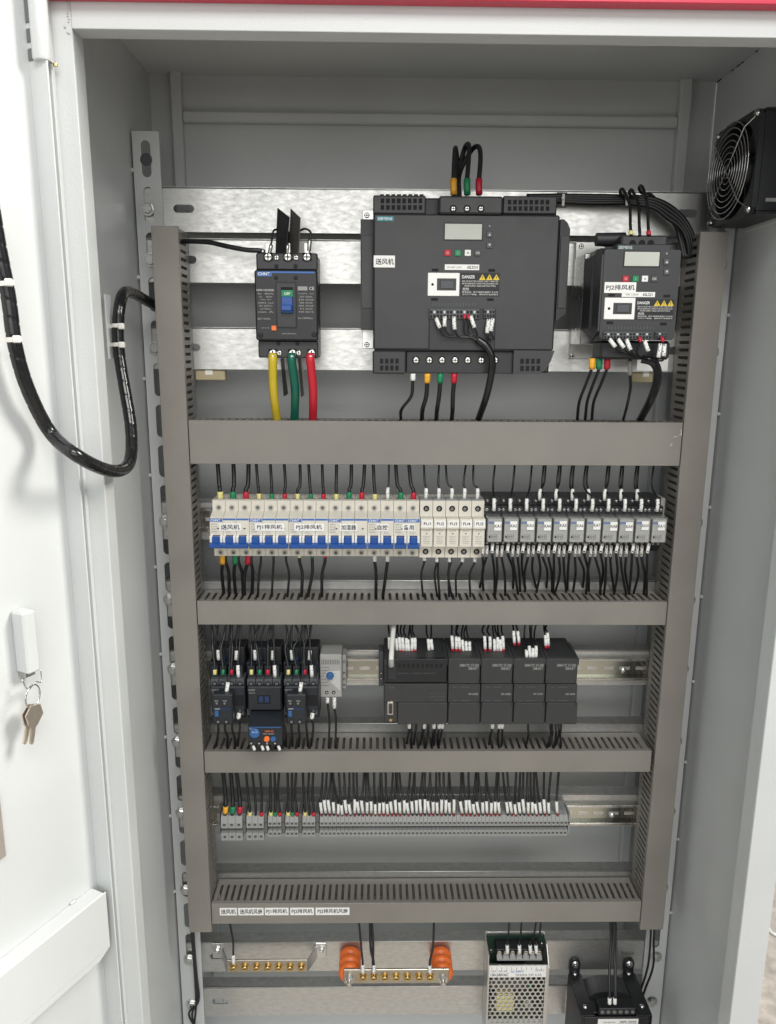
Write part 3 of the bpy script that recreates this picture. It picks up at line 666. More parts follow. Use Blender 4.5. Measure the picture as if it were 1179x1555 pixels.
for u in (961, 975, 988.5): screw(t, u, 369.5, Y2+.022, .0042, 'hole', tt, 'screw_well', .0004)
ms = MB('drive_dark'); c = at(927, 364, Y2+.05); ms.lathe((c.x-.018, c.y, c.z), (1, 0, 0), [(0, .008), (.036, .009)], 14); t.w('fan_hood', ms)
t.px('brow', 937, 370.5, 1020, 381, Y2+.0006, Y2+.02, 'drive_grey', .0012); t.text('SIEMENS', 950, 375.7, Y2+.0001, 4.6, 'pale_ink', 21); t.px('maker_plate', 938.5, 372.5, 961.5, 379.2, Y2+.0003, Y2+.0008, 'teal_dark', 0)
keypad(t, Y2, (949, 382.5, 1001.5, 404), (950.8, 965.8, 980, 994.3), 423.3, 1013, (397.5, 413), 9.4)
option_cover(t, 918.2, 452, 964.6, 485, Y2); warn_label(t, 966.5, 454.5, 1023.5, 486, Y2)
sk = t.px('type_sticker', 944.6, 443.4, 995, 451, Y2-.0004, Y2+.0002, 'paper', 0); t.text('V20 1.5kW', 960, 447.3, Y2-.0006, 3, 'grey_ink', 20, sk); t.text('6SL321', 984, 447.3, Y2-.0006, 4.4, 'ink', 15, sk)
sk = t.px('name_sticker', 918.2, 428.5, 966.3, 445, Y2-.0008, Y2-.0005, 'paper', 0); t.text('PJ2排风机', 942.5, 437, Y2-.001, 9.4, 'ink', 43, sk)
for (u, v) in ((929, 448), (1013, 449.5), (926.5, 490), (1008, 492)): t.px('cover_notch', u-5, v-2, u+5, v+2, Y2-.0004, Y2+.0002, 'hole', 0)
for k in range(14): t.px('terminal_mark', 924+k*4.9, 496, 925.5+k*4.9, 500, Y2-.0003, Y2+.0001, 'contactor_grey', 0)
strip(t, 917, 504, 990, 515, Y2, 15); strip(t, 996, 504, 1013, 513, Y2, 4)
t.px('wiring_bay', 912, 517.5, 1018, 546, Y2+.012, Y2+.05, 'black', .003)
t.w('earth_plate', MB('alu').box(at(968, 550, .0).x, at(1015, 550, .0).x, .0, .0015, at(990, 563, 0).z, at(990, 520, 0).z))

# ------------------------------------------------------------------ cooling fan on the side wall
FX, FY0, FY1, FZ0, FZ1 = .440, -.091, .027, 1.6545, 1.772
fc_ = Vector((FX, (FY0+FY1)/2, (FZ0+FZ1)/2)); FR = .0555
t = Thing('cooling_fan', 'black square cooling fan with a round wire guard on the cabinet side wall', 'fan', (FX+.02, fc_.y, FZ0))
fm = MB('black'); fm.xf = lambda x, y, z: (FX+y, fc_.y-x, fc_.z+z)       # local x = towards the viewer, y = into the wall
hw_ = .0588; n = 48; out = []; inn = []
for i in range(n):
    th = 2*math.pi*(i+.5)/n; c, s = math.cos(th), math.sin(th); k = min(hw_/max(1e-9, abs(c)), hw_/max(1e-9, abs(s)), .077); out.append((c*k, s*k)); inn.append((c*FR, s*FR))
V_ = [(p[0], 0, p[1]) for p in out]+[(p[0], 0, p[1]) for p in inn]+[(p[0], .006, p[1]) for p in out]+[(p[0], .036, p[1]) for p in inn]
fm.add(V_, [(i, (i+1) % n, n+(i+1) % n, n+i) for i in range(n)]+[(i, 2*n+i, 2*n+(i+1) % n, (i+1) % n) for i in range(n)]+[(n+i, n+(i+1) % n, 3*n+(i+1) % n, 3*n+i) for i in range(n)])
t.w('housing', fm)
fb = MB('black'); fb.box(FX+.0062, FX+.046, FY0+.001, FY1-.001, FZ0+.001, FZ0+.004, .001); fb.box(FX+.0062, FX+.046, FY0+.001, FY1-.001, FZ1-.004, FZ1-.001, .001)
fb.box(FX+.0062, FX+.046, FY0+.001, FY0+.004, FZ0+.004, FZ1-.004, .001); fb.box(FX+.0062, FX+.046, FY1-.004, FY1-.001, FZ0+.004, FZ1-.004, .001); t.w('casing', fb)
t.w('mounting_plate', MB('paint').box(FX+.047, XR-.0005, FY0-.004, FY1, FZ0-.004, FZ1+.004, .001))
hub = MB('black'); hub.lathe((FX+.030, fc_.y, fc_.z), (-1, 0, 0), [(0, .021), (.018, .021), (.02, .019)], 24); t.w('hub', hub)
for k in range(7):
    b = MB('drive_dark'); th = 2*math.pi*k/7; pts = []
    for r_, tw, l in ((.021, .6, .010), (.038, .8, .015), (.053, 1.0, .019)):
        for sgn in (-1, 1):
            an = th+r_*6+sgn*l/r_*.5; pts.append((FX+.021+sgn*.008, fc_.y+r_*math.cos(an), fc_.z+r_*math.sin(an)))
    q = [Vector(p) for p in pts]; d_ = Vector((.0012, 0, 0)); b.add(q+[p+d_ for p in q], [(0, 1, 3, 2), (2, 3, 5, 4), (6, 8, 9, 7), (8, 10, 11, 9), (0, 2, 8, 6), (2, 4, 10, 8), (1, 7, 9, 3), (3, 9, 11, 5), (4, 5, 11, 10)], True); t.w('blade', b)
for k in range(8): t.w('guard_ring', MB('chrome_wire').ring((FX-.008, fc_.y, fc_.z), (1, 0, 0), .0075+k*.00685, .00068, 40, 6))
for a, b in ((1, 1), (1, -1)):
    e = .0525; g = [Vector((FX-.0015, fc_.y-a*e, fc_.z-b*e)), Vector((FX-.0025, fc_.y-a*e*.93, fc_.z-b*e*.93)), Vector((FX-.0094, fc_.y-a*e*.78, fc_.z-b*e*.78)), Vector((FX-.0094, fc_.y+a*e*.78, fc_.z+b*e*.78)), Vector((FX-.0025, fc_.y+a*e*.93, fc_.z+b*e*.93)), Vector((FX-.0015, fc_.y+a*e, fc_.z+b*e))]
    t.w('guard_bar', MB('chrome_wire').tube(g, .0008, 8))
for a in (1, -1):
    for b in (1, -1): t.w('fan_screw', MB('chrome_wire').lathe((FX-.0004, fc_.y+a*.0525, fc_.z+b*.0525), (-1, 0, 0), [(0, .0042), (.0015, .0042), (.0035, .0028), (.004, .001)], 10))
t.w('fan_bracket', MB('zinc').box(FX+.01, XR, FY0-.012, FY0-.0105, FZ0+.012, FZ0+.016).box(FX+.014, XR, FY0-.009, FY0-.0075, FZ1-.006, FZ1-.002))

# ------------------------------------------------------------------ miniature breakers, fuse holders, relays (one row)
YS, YN, YT = .010, -.012, -.027                             # shoulder, nose and toggle planes
ZM1, ZM0 = at(480, 759.5, YS).z, at(480, 844.4, YS).z
XM = at(322.6, 765, YS).x; PM = (at(735, 765, YS).x-XM)/21.
HM = ZM1-ZM0
zn1, zn0 = at(480, 787, YN).z-ZM0, at(480, 826.5, YN).z-ZM0   # nose top and bottom, from the base
CACHE = {}
def pole_mesh():
    if 'pole' not in CACHE:
        m = MB('cream'); g = .00025
        m.prism([(.0445, 0), (0, 0), (0, zn0-.006), (YN-YS+.006, zn0-.002), (YN-YS, zn0+.004), (YN-YS, zn1-.003), (YN-YS+.003, zn1), (0, zn1+.006), (0, HM-.0015), (.0015, HM), (.0445, HM)], g, PM-g, 0)
        CACHE['pole'] = m.mesh('pole')
        m = MB('cream_dark'); m.lathe((PM/2, .0002, 0), (0, -1, 0), [(0, .0043), (.0008, .0043), (.0008, .0034)], 16); CACHE['ring'] = m.mesh('screw_well')
        m = MB('terminal_grey'); m.lathe((PM/2, -.0006, 0), (0, -1, 0), [(0, .0028), (.0005, .0026)], 12)
        m.use('hole'); m.xf = lambda x, y, z: (PM/2+(x-z)*.7, y, (x+z)*.7); m.box(-.0024, .0024, -.0013, -.001, -.0004, .0004).box(-.0004, .0004, -.0014, -.001, -.0024, .0024); CACHE['screw'] = m.mesh('screw')
        m = MB('cream_dark'); m.box(.0012, PM-.0012, -.0002, .006, HM+.0001, HM+.0008); m.use('terminal_dark').box(.002, PM-.002, .004, .012, HM+.0001, HM+.0006); CACHE['entry'] = m.mesh('wire_entry')
        m = MB('logo_blue'); m.box(.0004, PM-.0008, YN-YS-.0003, YN-YS+.001, zn1-.0032, zn1-.0008); CACHE['stripe'] = m.mesh('blue_stripe')
        m = MB('logo_blue'); m.box(.0004, PM-.0008, YN-YS-.0003, YN-YS+.001, zn1-.0055, zn1-.0008); CACHE['logo'] = m.mesh('blue_stripe')
        m = MB('white'); y = YN-YS
        for x in (.0004, PM-.0038): m.box(x, x+.0034, y-.0065, y+.001, zn0+.0015, zn0+.0130, .0007)
        CACHE['window'] = m.mesh('toggle_window')
        m = MB('hole'); m.box(.0034, PM-.0034, y-.0004, y+.001, zn0+.001, zn0+.0125); CACHE['slot'] = m.mesh('toggle_slot')
    return CACHE['pole']
def mcb(i, i0, n, word, lab, grp):
    loc = (XM+i0*PM, YS, ZM0)
    t = Thing('miniature_breaker', lab, 'circuit breaker', loc, grp); pole_mesh(); y = YN-YS
    for k in range(n):
        L = (k*PM, 0, 0); b = t.p('pole', CACHE['pole'], None, L)
        t.p('screw', CACHE['screw'], t.p('screw_well', CACHE['ring'], b, (0, 0, HM*.868))); t.p('screw', CACHE['screw'], t.p('screw_well', CACHE['ring'], b, (0, 0, HM*.062)))
        t.p('wire_entry', CACHE['entry'], b); t.p('blue_stripe', CACHE['logo' if k == 0 or word == '备用' else 'stripe'], b); t.p('toggle_window', CACHE['window'], b); t.p('toggle_slot', CACHE['slot'], b)
    m = MB('blue')
    runs = [(0, n)] if word != '备用' else [(0, 1), (1, 2)]
    for a, b_ in runs:
        mm = MB('blue'); x0, x1 = a*PM+.0022, b_*PM-.0022
        mm.prism([(y-.003, zn0+.0045), (y-.0135, zn0+.0028), (y-.0135, zn0-.0018), (y-.011, zn0-.0034), (y-.003, zn0-.002)], x0-.0012 if n > 1 else x0, x1+.0012, 0)
        for k in range(a, b_): mm.box(k*PM+.0042, (k+1)*PM-.0042, y-.0090, y-.0003, zn0+.003, zn0+.012, .0008)
        t.p('toggle', mm)
    for k in ([0] if word != '备用' else [0, 1]):
        place_text(t, 'CHNT', 'white', Vector((k*PM+PM*.46, y-.0006, zn1-.0032)), .0034, .0135)
    for k in range(n):
        for j, s_ in enumerate(('NXB-63', 'C16', '230/400V~', '6000')):
            if k == 0: place_text(t, s_, 'grey_ink', Vector((PM*.34, y-.0003, zn1-.0085-j*.0036)), .0018, .008)
        if k == 1: place_text(t, 'I I I', 'grey_ink', Vector((k*PM+PM*.4, y-.0003, zn0+.0165)), .0022, .005)
        if k != 1 or n == 1: t.p('indicator', MB('hole').box(k*PM+PM*.55, k*PM+PM*.7, y-.0005, y, zn0+.0215, zn0+.0228))
    wl = {'送风机': .030, 'PJ1排风机': .040, 'PJ2排风机': .041, '加湿器': .024, '自控': .016, '备用': .017}[word]
    cx = n*PM/2+(.001 if n == 3 else .0025); zc = zn1-.0125
    sk = t.p('name_sticker', MB('paper').box(cx-wl/2, cx+wl/2, y-.0009, y-.0006, zc-.0052, zc+.0052)); place_text(t, word, 'ink', Vector((cx, y-.0012, zc)), .0072, wl*.86, sk)
G1 = 'white miniature breakers with blue toggles'
mcb(0, 0, 3, '送风机', 'white three-pole breaker with blue toggle, first from the door side, labelled 送风机', G1)
mcb(1, 3, 3, 'PJ1排风机', 'white three-pole breaker with blue toggle labelled PJ1排风机', G1)
mcb(2, 6, 3, 'PJ2排风机', 'white three-pole breaker with blue toggle labelled PJ2排风机', G1)
mcb(3, 9, 3, '加湿器', 'white three-pole breaker with blue toggle labelled 加湿器', G1)
mcb(4, 12, 2, '自控', 'white two-pole breaker with joined blue toggle labelled 自控', G1)
mcb(5, 14, 2, '备用', 'white breaker pair with two separate blue toggles labelled 备用', G1)
# fuse holders
fy = YN-YS+.004
def fuse(k):
    t = Thing('fuse_holder', 'cream fuse holder marked FU%d beside the relays' % (k+1), 'fuse holder', (XM+(16+k)*PM+.0005, YS, ZM0), 'cream fuse holders')
    if 'fuse' not in CACHE:
        g = .0003; m = MB('cream'); m.prism([(.0445, -.0005), (-.004, -.0005), (-.004, HM*.22), (fy+.002, HM*.24), (fy+.002, HM*.56), (-.004, HM*.745), (-.004, HM+.0005), (.0445, HM+.0005)], g, PM-g, 0); CACHE['fuse'] = m.mesh('fuse_body')
        m = MB('cream'); m.box(.0008, PM-.0008, fy-.003, -.002, HM*.235, HM*.56, .0008); CACHE['drawer'] = m.mesh('drawer')
        m = MB('cream'); m.prism([(-.002, HM*.565), (fy-.006, HM*.565), (fy-.007, HM*.58), (fy-.003, HM*.735), (-.002, HM*.74)], .0005, PM-.0005, 0); CACHE['lever'] = m.mesh('lever')
        m = MB('hole'); m.lathe((PM/2, -.0038, 0), (0, -1, 0), [(0, .0042), (.0006, .0042)], 14); CACHE['fhole'] = m.mesh('screw_well')
        m = MB('steel'); m.lathe((PM/2, -.0044, -.0004), (0, -1, 0), [(0, .0024), (.0004, .002)], 10); m.use('hole').box(PM/2-.002, PM/2+.002, -.0051, -.0047, -.0008, 0); CACHE['fscrew'] = m.mesh('screw')
        m = MB('terminal_grey'); m.box(.0004, PM-.0004, -.003, .02, HM+.0006, HM+.002); CACHE['ftop'] = m.mesh('wire_entry')
    t.p('fuse_body', CACHE['fuse']); d = t.p('drawer', CACHE['drawer']); l = t.p('lever', CACHE['lever']); t.p('wire_entry', CACHE['ftop'])
    for z in (HM*.868, HM*.10): t.p('screw', CACHE['fscrew'], t.p('screw_well', CACHE['fhole'], None, (0, 0, z)))
    sk = t.p('name_sticker', MB('paper').box(.0022, PM-.0015, fy-.0072, fy-.0069, HM*.60, HM*.72), l); place_text(t, 'FU%d' % (k+1), 'ink', Vector((PM*.52, fy-.0075, HM*.66)), .0042, .0098, sk)
    t.p('indicator', MB('terminal_dark').lathe((PM/2, fy-.003, HM*.475), (0, -1, 0), [(0, .0011), (.0003, .001)], 8), d)
    place_text(t, 'CHNT', 'grey_ink', Vector((PM/2, fy-.0032, HM*.525)), .0018, .010, d)
    for j, s_ in enumerate(('RT28N-32X', '500V~', '10x38mm', '32A gG')): place_text(t, s_, 'thermo_grey', Vector((PM/2, fy-.0032, HM*(.42-.04*j))), .0018, .010-.002*(j % 2), d)
for k in range(5): fuse(k)
# plug-in relays
XR0 = at(737, 790, -.004).x; PR = (at(1008.5, 790, -.004).x-XR0)/11.
RYs, RYn = .004, -.020
rz1, rz0 = at(870, 788, RYn).z, at(870, 824, RYn).z
sz1, sz0 = at(870, 757, RYs).z, at(870, 838, RYs).z
def relay(k):
    b0 = Vector((XR0+k*PR, RYs, sz0)); hs = sz1-sz0; r1, r0 = rz1-sz0, rz0-sz0; y = RYn-RYs
    t = Thing('plug_in_relay', 'clear grey plug-in relay marked KA%d in a black socket' % (k+1), 'relay', b0, 'plug-in relays')
    if 'socket' not in CACHE:
        m = MB('black'); m.prism([(.0505, 0), (.006, 0), (-.002, r0*.5), (-.002, r0*.9), (.012, r0*.92), (.012, r1*.98), (-.003, r1), (-.003, hs*.86), (.008, hs*.87), (.008, hs), (.0505, hs)], .0003, PR-.0003, 0); CACHE['socket'] = m.mesh('socket')
        m = MB('relay_print'); m.box(.0021, PR-.0016, y+.0012, .0118, r0+.0006, r1-.001, .0006); CACHE['core'] = m.mesh('relay_core')
        m = MB('relay_blue'); m.box(.0023, PR*.60, y+.0008, y+.0011, r1-.0075, r1-.0042); CACHE['rblue'] = m.mesh('blue_band')
        m = MB('clear'); m.box(.0015, PR-.001, y, .0120, r0, r1+.0022, .0008); CACHE['clear'] = m.mesh('clear_case')
        m = MB('contactor_grey'); m.box(.0016, PR-.0012, y-.0002, y+.0006, r1+.0023, r1+.0032, .0002); CACHE['clip'] = m.mesh('retaining_clip')
        m = MB('steel'); m.lathe((0, 0, 0), (0, -1, 0), [(0, .0027), (.0014, .0026), (.002, .0016)], 10); m.use('hole').box(-.0022, .0022, -.0022, -.0019, -.0003, .0003); CACHE['rscrew'] = m.mesh('terminal_screw')
        m = MB('terminal_dark'); m.box(.0055, .014, y+.0006, y+.0011, r0+.005, r0+.0105); CACHE['rdia'] = m.mesh('circuit_print')
    t.p('socket', CACHE['socket']); t.p('relay_core', CACHE['core']); t.p('blue_band', CACHE['rblue']); t.p('clear_case', CACHE['clear']); t.p('retaining_clip', CACHE['clip'])
    for (x, yy, z) in ((PR*.2, .0078, hs*.935), (PR*.72, .0078, hs*.935), (PR*.12, -.0032, hs*.80), (PR*.5, -.0032, hs*.80), (PR*.86, -.0032, hs*.80), (PR*.2, -.0022, r0*.7), (PR*.52, -.0022, r0*.7), (PR*.84, -.0022, r0*.7)): t.p('terminal_screw', CACHE['rscrew'], None, (x, yy, z))
    zz = r1-.0095+J(.0012); sx = .0098+J(.0012)
    sk = t.p('name_sticker', MB('paper').box(sx, sx+.0098, y-.0009, y-.0005, zz-.0062, zz+.0062)); place_text(t, 'KA%d' % (k+1), 'ink', Vector((sx+.0049, y-.0011, zz)), .0043, .0088, sk)
    # little circuit diagram under the clear lid
    lm = MB('ink'); dy0, dy1 = y-.00015, y-.0001
    zc_ = r0+.008
    for a in range(4): lm.box(.0065+a*.0026, .0068+a*.0026, dy0, dy1, zc_-.0045, zc_+.004)
    lm.box(.0065, .0146, dy0, dy1, zc_-.0001, zc_+.0002); lm.box(.0035, .0055, dy0, dy1, zc_-.0015, zc_+.0015); t.p('circuit_print', lm)
for k in range(11): relay(k)
stp = Thing('end_stop', 'grey end stop closing the relay row', 'end stop', (XR0+11*PR+.001, .02, sz0+.02)); stp.w('clamp', MB('terminal_grey').box(XR0+11*PR+.0005, XR0+11*PR+.0085, .018, .054, sz0+.022, sz1-.002, .001)); stp.w('clamp_screw', MB('steel').lathe((XR0+11*PR+.0045, .018, sz0+.045), (0, -1, 0), [(0, .0025), (.0012, .0022)], 10))

# ------------------------------------------------------------------ contactors, overload relays, thermostat
def contactor(u, lab, front):
    """u = photograph pixel of the body's near edge; front = the small two-pole block on its face"""
    d = u-375.
    t = Thing('contactor', lab, 'contactor', at(u+26, 1090, .03), 'black contactors')
    t.px('base', u, 1006, u+54, 1090, .014, .0535, 'contactor', .0015)
    t.px('coil_block', u+4, 984, u+50, 1012, .022, .052, 'contactor', .0015); t.px('coil_cover', u+30, 983, u+53, 1012, .016, .05, 'black', .0015)
    t.px('blue_tab', u+14, 999, u+24, 1006, .0205, .0225, 'deep_blue', .0004)
    for k in range(4):
        t.px('terminal_channel', u+2+k*12.5, 1012, u+12+k*12.5, 1031, -.002, .0138, 'contactor', .0006)
        hd = t.px('terminal_shroud', u+.5+k*12.9, 1032, u+12.6+k*12.9, 1042.5, -.012, .0138, 'contactor_grey', .0006); c = (u+6.5+k*12.9, 1038.5); ringed(t, c[0], c[1], -.0121, .0038, 'hole', 'screw', hd, 'terminal_dark')
        t.px('channel_rim', u+3+k*12.5, 1024.5, u+11+k*12.5, 1025.8, -.0026, -.0019, 'contactor_grey', 0)
    t.px('front_face', u+1, 1043, u+53, 1079, -.020, .0138, 'contactor', .0018)
    t.text('CHNT', u+7.5, 1048, -.0204, 3, 'grey_ink', 11); t.text('NXC-25', u+8, 1052.5, -.0204, 2, 'grey_ink', 9)
    if not front:
        w_ = t.px('marker_window', u+16, 1056, u+36, 1069, -.0206, -.0198, 'hole', 0); t.px('indicator', u+18, 1058, u+25, 1067, -.0212, -.0204, 'deep_blue', .0003); t.px('indicator', u+27, 1058, u+34, 1067, -.0212, -.0204, 'deep_blue', .0003)
        for k in range(4): hd = t.px('terminal_shroud', u+.5+k*12.9, 1076.5, u+12.6+k*12.9, 1086, -.013, .0138, 'contactor_grey', .0006); ringed(t, u+6.5+k*12.9, 1080, -.0131, .0036, 'hole', 'screw', hd, 'terminal_dark')
    else:
        for k in (0, 3): hd = t.px('terminal_shroud', u+.5+k*12.9, 1073, u+12.6+k*12.9, 1086, -.013, .0138, 'contactor_grey', .0006); ringed(t, u+6.5+k*12.9, 1079, -.0131, .0036, 'hole', 'screw', hd, 'terminal_dark')
        b = t.px('auxiliary_block', u+4, 1055, u+34, 1100, -.036, -.0205, 'contactor', .0016)
        for (du, v) in ((10, 1068), (22, 1068), (12, 1096), (24.5, 1096)): ringed(t, u+du, v, -.0361, .0034, 'hole', 'screw', b, 'terminal_dark'); 
        t.px('print_bar', u+6.5, 1064, u+12, 1065.2, -.0364, -.0359, 'grey_ink', 0, b); t.px('print_bar', u+19, 1064, u+25, 1065.2, -.0364, -.0359, 'grey_ink', 0, b)
        t.px('blue_strip', u+6, 1075.5, u+30, 1078, -.0364, -.0359, 'deep_blue', 0, b); t.text('CHNT', u+11, 1076.6, -.0367, 2.2, 'pale_ink', 8, b)
        t.px('blue_tab', u+7, 1080, u+12.5, 1088.5, -.038, -.0359, 'dial_blue', .0004, b)
        t.px('side_gap', u+36, 1056, u+51, 1072, -.0204, -.0199, 'hole', 0)
    return t
contactor(319.5, 'black contactor nearest the door-side duct with two-pole block on its face', True)
contactor(375.0, 'middle black contactor with the overload relay hanging below it', False)
contactor(431.0, 'black contactor with two-pole block beside the grey thermostat', True)
t = Thing('overload_relay', 'black overload relay with blue dial and orange button', 'overload relay', at(402, 1134, -.02))
yo = -.042
xa, xb, za, zz = rect(377, 1103, 428.5, 1131, yo)
t.w('body', MB('contactor').prism([(-.0135, za+.002), (yo, za), (yo, zz), (-.0135, zz+.011)], xa, xb, 0))
t.px('blue_line', 378, 1104, 427, 1105.3, yo-.0003, yo+.0001, 'dial_blue', 0); t.text('CHNT', 383, 1107, yo-.0004, 2, 'pale_ink', 8)
t.w('dial', MB('dial_blue').lathe(at(387, 1113, yo), (0, -1, 0), [(0, .0074), (.002, .0071), (.0026, .006)], 24)); t.text('20 25', 387, 1112, yo-.0028, 2.4, 'pale_ink', 9)
t.w('reset_button', MB('orange_button').lathe(at(405.5, 1121.5, yo), (0, -1, 0), [(0, .0041), (.003, .0039), (.0038, .003)], 16)); t.w('stop_button', MB('dial_blue').lathe(at(415.5, 1121.5, yo), (0, -1, 0), [(0, .004), (.002, .0038)], 16))
t.text('NXR-25', 409, 1110.5, yo-.0004, 2.4, 'orange_button', 13); t.text('TEST RESET', 408, 1114.5, yo-.0004, 2, 'grey_ink', 18)
for k in range(4): ringed(t, 382+k*12, 1128.5, yo, .0028, 'hole', 'screw', None, 'steel')
for u in (385, 398, 406, 423): t.w('wire_end', MB('white').cyl(at(u, 1133, yo+.004), at(u+1.5+J(1), 1138.5, yo-.001), .0021, 8))
t = Thing('thermostat', 'light grey thermostat with blue dial between contactors and controller', 'thermostat', at(503, 1060, .02))
yt = .014
t.px('body', 486.3, 994, 519.2, 1059, yt, .0535, 'thermo_grey', .0012)
for k in range(11): t.px('vent', 488.5+k*2.6, 1001.5+k*.05, 489.8+k*2.6, 1009, yt-.0003, yt+.0002, 'terminal_dark', 0)
for k in range(7): t.px('print_line', 487.5, 1013+k*4.6, 492.8+abs(3-k)*2.4, 1013.7+k*4.6, yt-.0002, yt+.0002, 'terminal_dark', 0)
c = at(501.5, 1025.5, yt); s = (at(511.5, 1025, yt).x-c.x)
q = [(c.x-s*.75*math.cos(a)*1.0, c.z+s*.75*math.sin(a)) for a in [math.radians(x) for x in (-50, -20, 10, 40, 70, 100)]]
e1 = at(517, 1020, yt); e2 = at(517, 1049, yt)
t.w('scale_plate', MB('scale_plate').prism(q+[(e1.x, c.z+s*.75), (e1.x, e2.z), ], yt-.0003, yt+.0001, 1))
t.w('dial', MB('dial_blue').lathe((c.x, yt-.0002, c.z), (0, -1, 0), [(0, .0058), (.004, .0052), (.0048, .004)], 20))
for k in range(6):
    a = math.radians(-60+k*40); t.w('scale_mark', MB('dial_blue').box(c.x+.0083*math.cos(a)-.0004, c.x+.0083*math.cos(a)+.0004, yt-.0005, yt-.0002, c.z+.0083*math.sin(a)-.0004, c.z+.0083*math.sin(a)+.0004))
for u in (496.5, 507): ringed(t, u, 1051.5, yt, .0027, 'hole', 'screw', None, 'steel')
t = Thing('end_stop', 'grey end stop beside the thermostat', 'end stop', at(523, 1046, .03))
t.px('clamp', 519.8, 995, 526, 1046, .026, .0535, 'terminal_grey', .001)
for v in (1005, 1022, 1031, 1040): ringed(t, 522.8, v, .026, .0018, 'hole', 'screw', None, 'steel')

# ------------------------------------------------------------------ programmable controller and its modules
yp = -.028
def plc(u0, u1, lab, code, ntext, cpu=False):
    t = Thing('controller_module', lab, 'controller', at((u0+u1)/2, 1100, .01), 'black controller modules in a row')
    x0, x1, z0, z1 = rect(u0+.4, 1000, u1-.4, 1100, yp)
    t.w('body', MB('plc').box(x0, x1, yp+.006, .0535, z0, z1-.001, .001))
    zt = zat((u0+u1)/2, 1000, z1); zr_ = z1+.001
    # terminal well sloping back from the top of the front
    zk = at((u0+u1)/2, 969, .024).z
    for (a, b) in ((x0, x0+.004), (x1-.004, x1)): t.w('well_wall', MB('plc').prism([(yp+.0012, z1-.002), (.016, zk-.008), (.03, zk-.009), (.05, zk-.022), (.05, z1-.01), (yp+.0012, z1-.01)], a, b, 0))
    wl = t.w('terminal_well', MB('black').prism([(yp+.010, z1-.004), (.018, zk-.017), (.044, zk-.026), (.044, z1-.022), (yp+.010, z1-.012)], x0+.0042, x1-.0042, 0))
    n = max(8, int((x1-x0-.012)/.0042)); sl = ((zk-.017)-(z1-.004))/(.018-yp-.010)
    for k in range(n):
        for r_, yy in ((0, yp+.019), (1, yp+.030)):
            x = x0+.007+(x1-x0-.014)*k/(n-1); z = z1-.004+sl*(yy-yp-.010)
            t.p('clamp', SCREW_M(), wl, Vector((x, yy, z+.0004))-t.loc)
    # front panels
    if not cpu:
        t.px('upper_cover', u0+.9, 1000.5, u1-.9, 1038.3, yp, yp+.0058, 'plc', .0008); t.px('label_panel', u0+.9, 1039.2, u1-.9, 1066.5, yp+.0012, yp+.0058, 'plc', .0005); t.px('lower_cover', u0+.9, 1067.4, u1-.9, 1100, yp, yp+.0058, 'plc', .0008)
        t.text('SIMATIC S7-200', u1-17, 1010.3, yp-.0003, 4.2, 'grey_ink', 29); t.text('SMART', u1-11, 1015.3, yp-.0003, 4.0, 'grey_ink', 15); t.text(code, u1-11, 1054, yp+.0009, 3, 'grey_ink', 14)
        for v in (1043, 1063.5): t.px('print_bar', u0+8, v, u0+14, v+1, yp+.0009, yp+.0013, 'contactor_grey', 0); t.px('print_bar', u0+20, v, u0+33, v+1.2, yp+.0009, yp+.0013, 'contactor_grey', 0)
        for (u, v) in ((u0+2.5, 1035), (u1-2.8, 1035), (u0+2.5, 1070), (u1-2.8, 1070)): t.px('cover_notch', u-.7, v-3, u+.7, v+3, yp-.0003, yp+.0002, 'plc_line', 0)
    return t, x0, x1, z0, z1
def SCREW_M():
    if 'clamp' not in CACHE: CACHE['clamp'] = MB('terminal_dark').box(-.0014, .0014, -.0014, .0014, 0, .0006).use('scale_plate').lathe((0, 0, .0006), (0, 0, 1), [(0, .0011), (.0003, .0009)], 8).mesh('clamp')
    return CACHE['clamp']
t, x0, x1, z0, z1 = plc(583.5, 680, 'wide black controller with a metal serial port at its corner', 'CPU SR40', 3, True)
t.px('terminal_cover', 588, 1001, 679, 1036.5, yp-.002, yp+.0058, 'black', .0008)
for k in range(10): t.px('cover_slot', 605+k*7, 1008, 609+k*7, 1014, yp-.0023, yp-.0018, 'hole', 0)
t.text('SIMATIC  24VDC INPUTS', 632, 1022.5, yp-.0023, 2.2, 'contactor_grey', 60); t.px('port_cover', 589.5, 1013, 603, 1032, yp-.0035, yp-.0015, 'drive_dark', .0006)
t.px('front_panel', 584, 1038.5, 679.3, 1066.5, yp, yp+.0058, 'plc', .0006); t.px('panel_line', 610.5, 1041, 611.1, 1066, yp-.0002, yp+.0002, 'plc_line', 0); t.px('status_panel', 649.5, 1050, 678.5, 1066, yp-.0006, yp+.0002, 'plc', .0002)
t.text('SIMATIC S7-200 SMART', 664, 1053, yp-.0009, 2.4, 'contactor_grey', 27); t.text('CPU SR40', 668, 1063, yp-.0009, 2.4, 'contactor_grey', 14)
for k in range(6): t.px('status_light', 652+k*4.4, 1057, 654+k*4.4, 1058.4, yp-.001, yp-.0005, 'contactor_grey', 0)
t.text('ⅠⅠ', 595, 1044, yp-.0003, 3, 'contactor_grey', 7)
t.px('lower_cover', 604, 1067.3, 679.3, 1100, yp-.001, yp+.0058, 'plc', .0008); t.px('port_panel', 584, 1067.3, 603.3, 1096, yp+.001, yp+.0058, 'plc', .0006)
pp = t.px('serial_port', 588, 1066, 598.5, 1087, yp-.003, yp+.001, 'steel', .0014); t.px('port_face', 590.5, 1069.5, 596, 1084, yp-.0042, yp-.0029, 'drive_dark', .0006, pp)
for k in range(9): c = at(592.0+(k % 2)*2.2, 1071+k*1.4, yp-.0044); t.w('pin', MB('brass').lathe(c, (0, -1, 0), [(0, .0005), (.0004, .0004)], 6), pp)
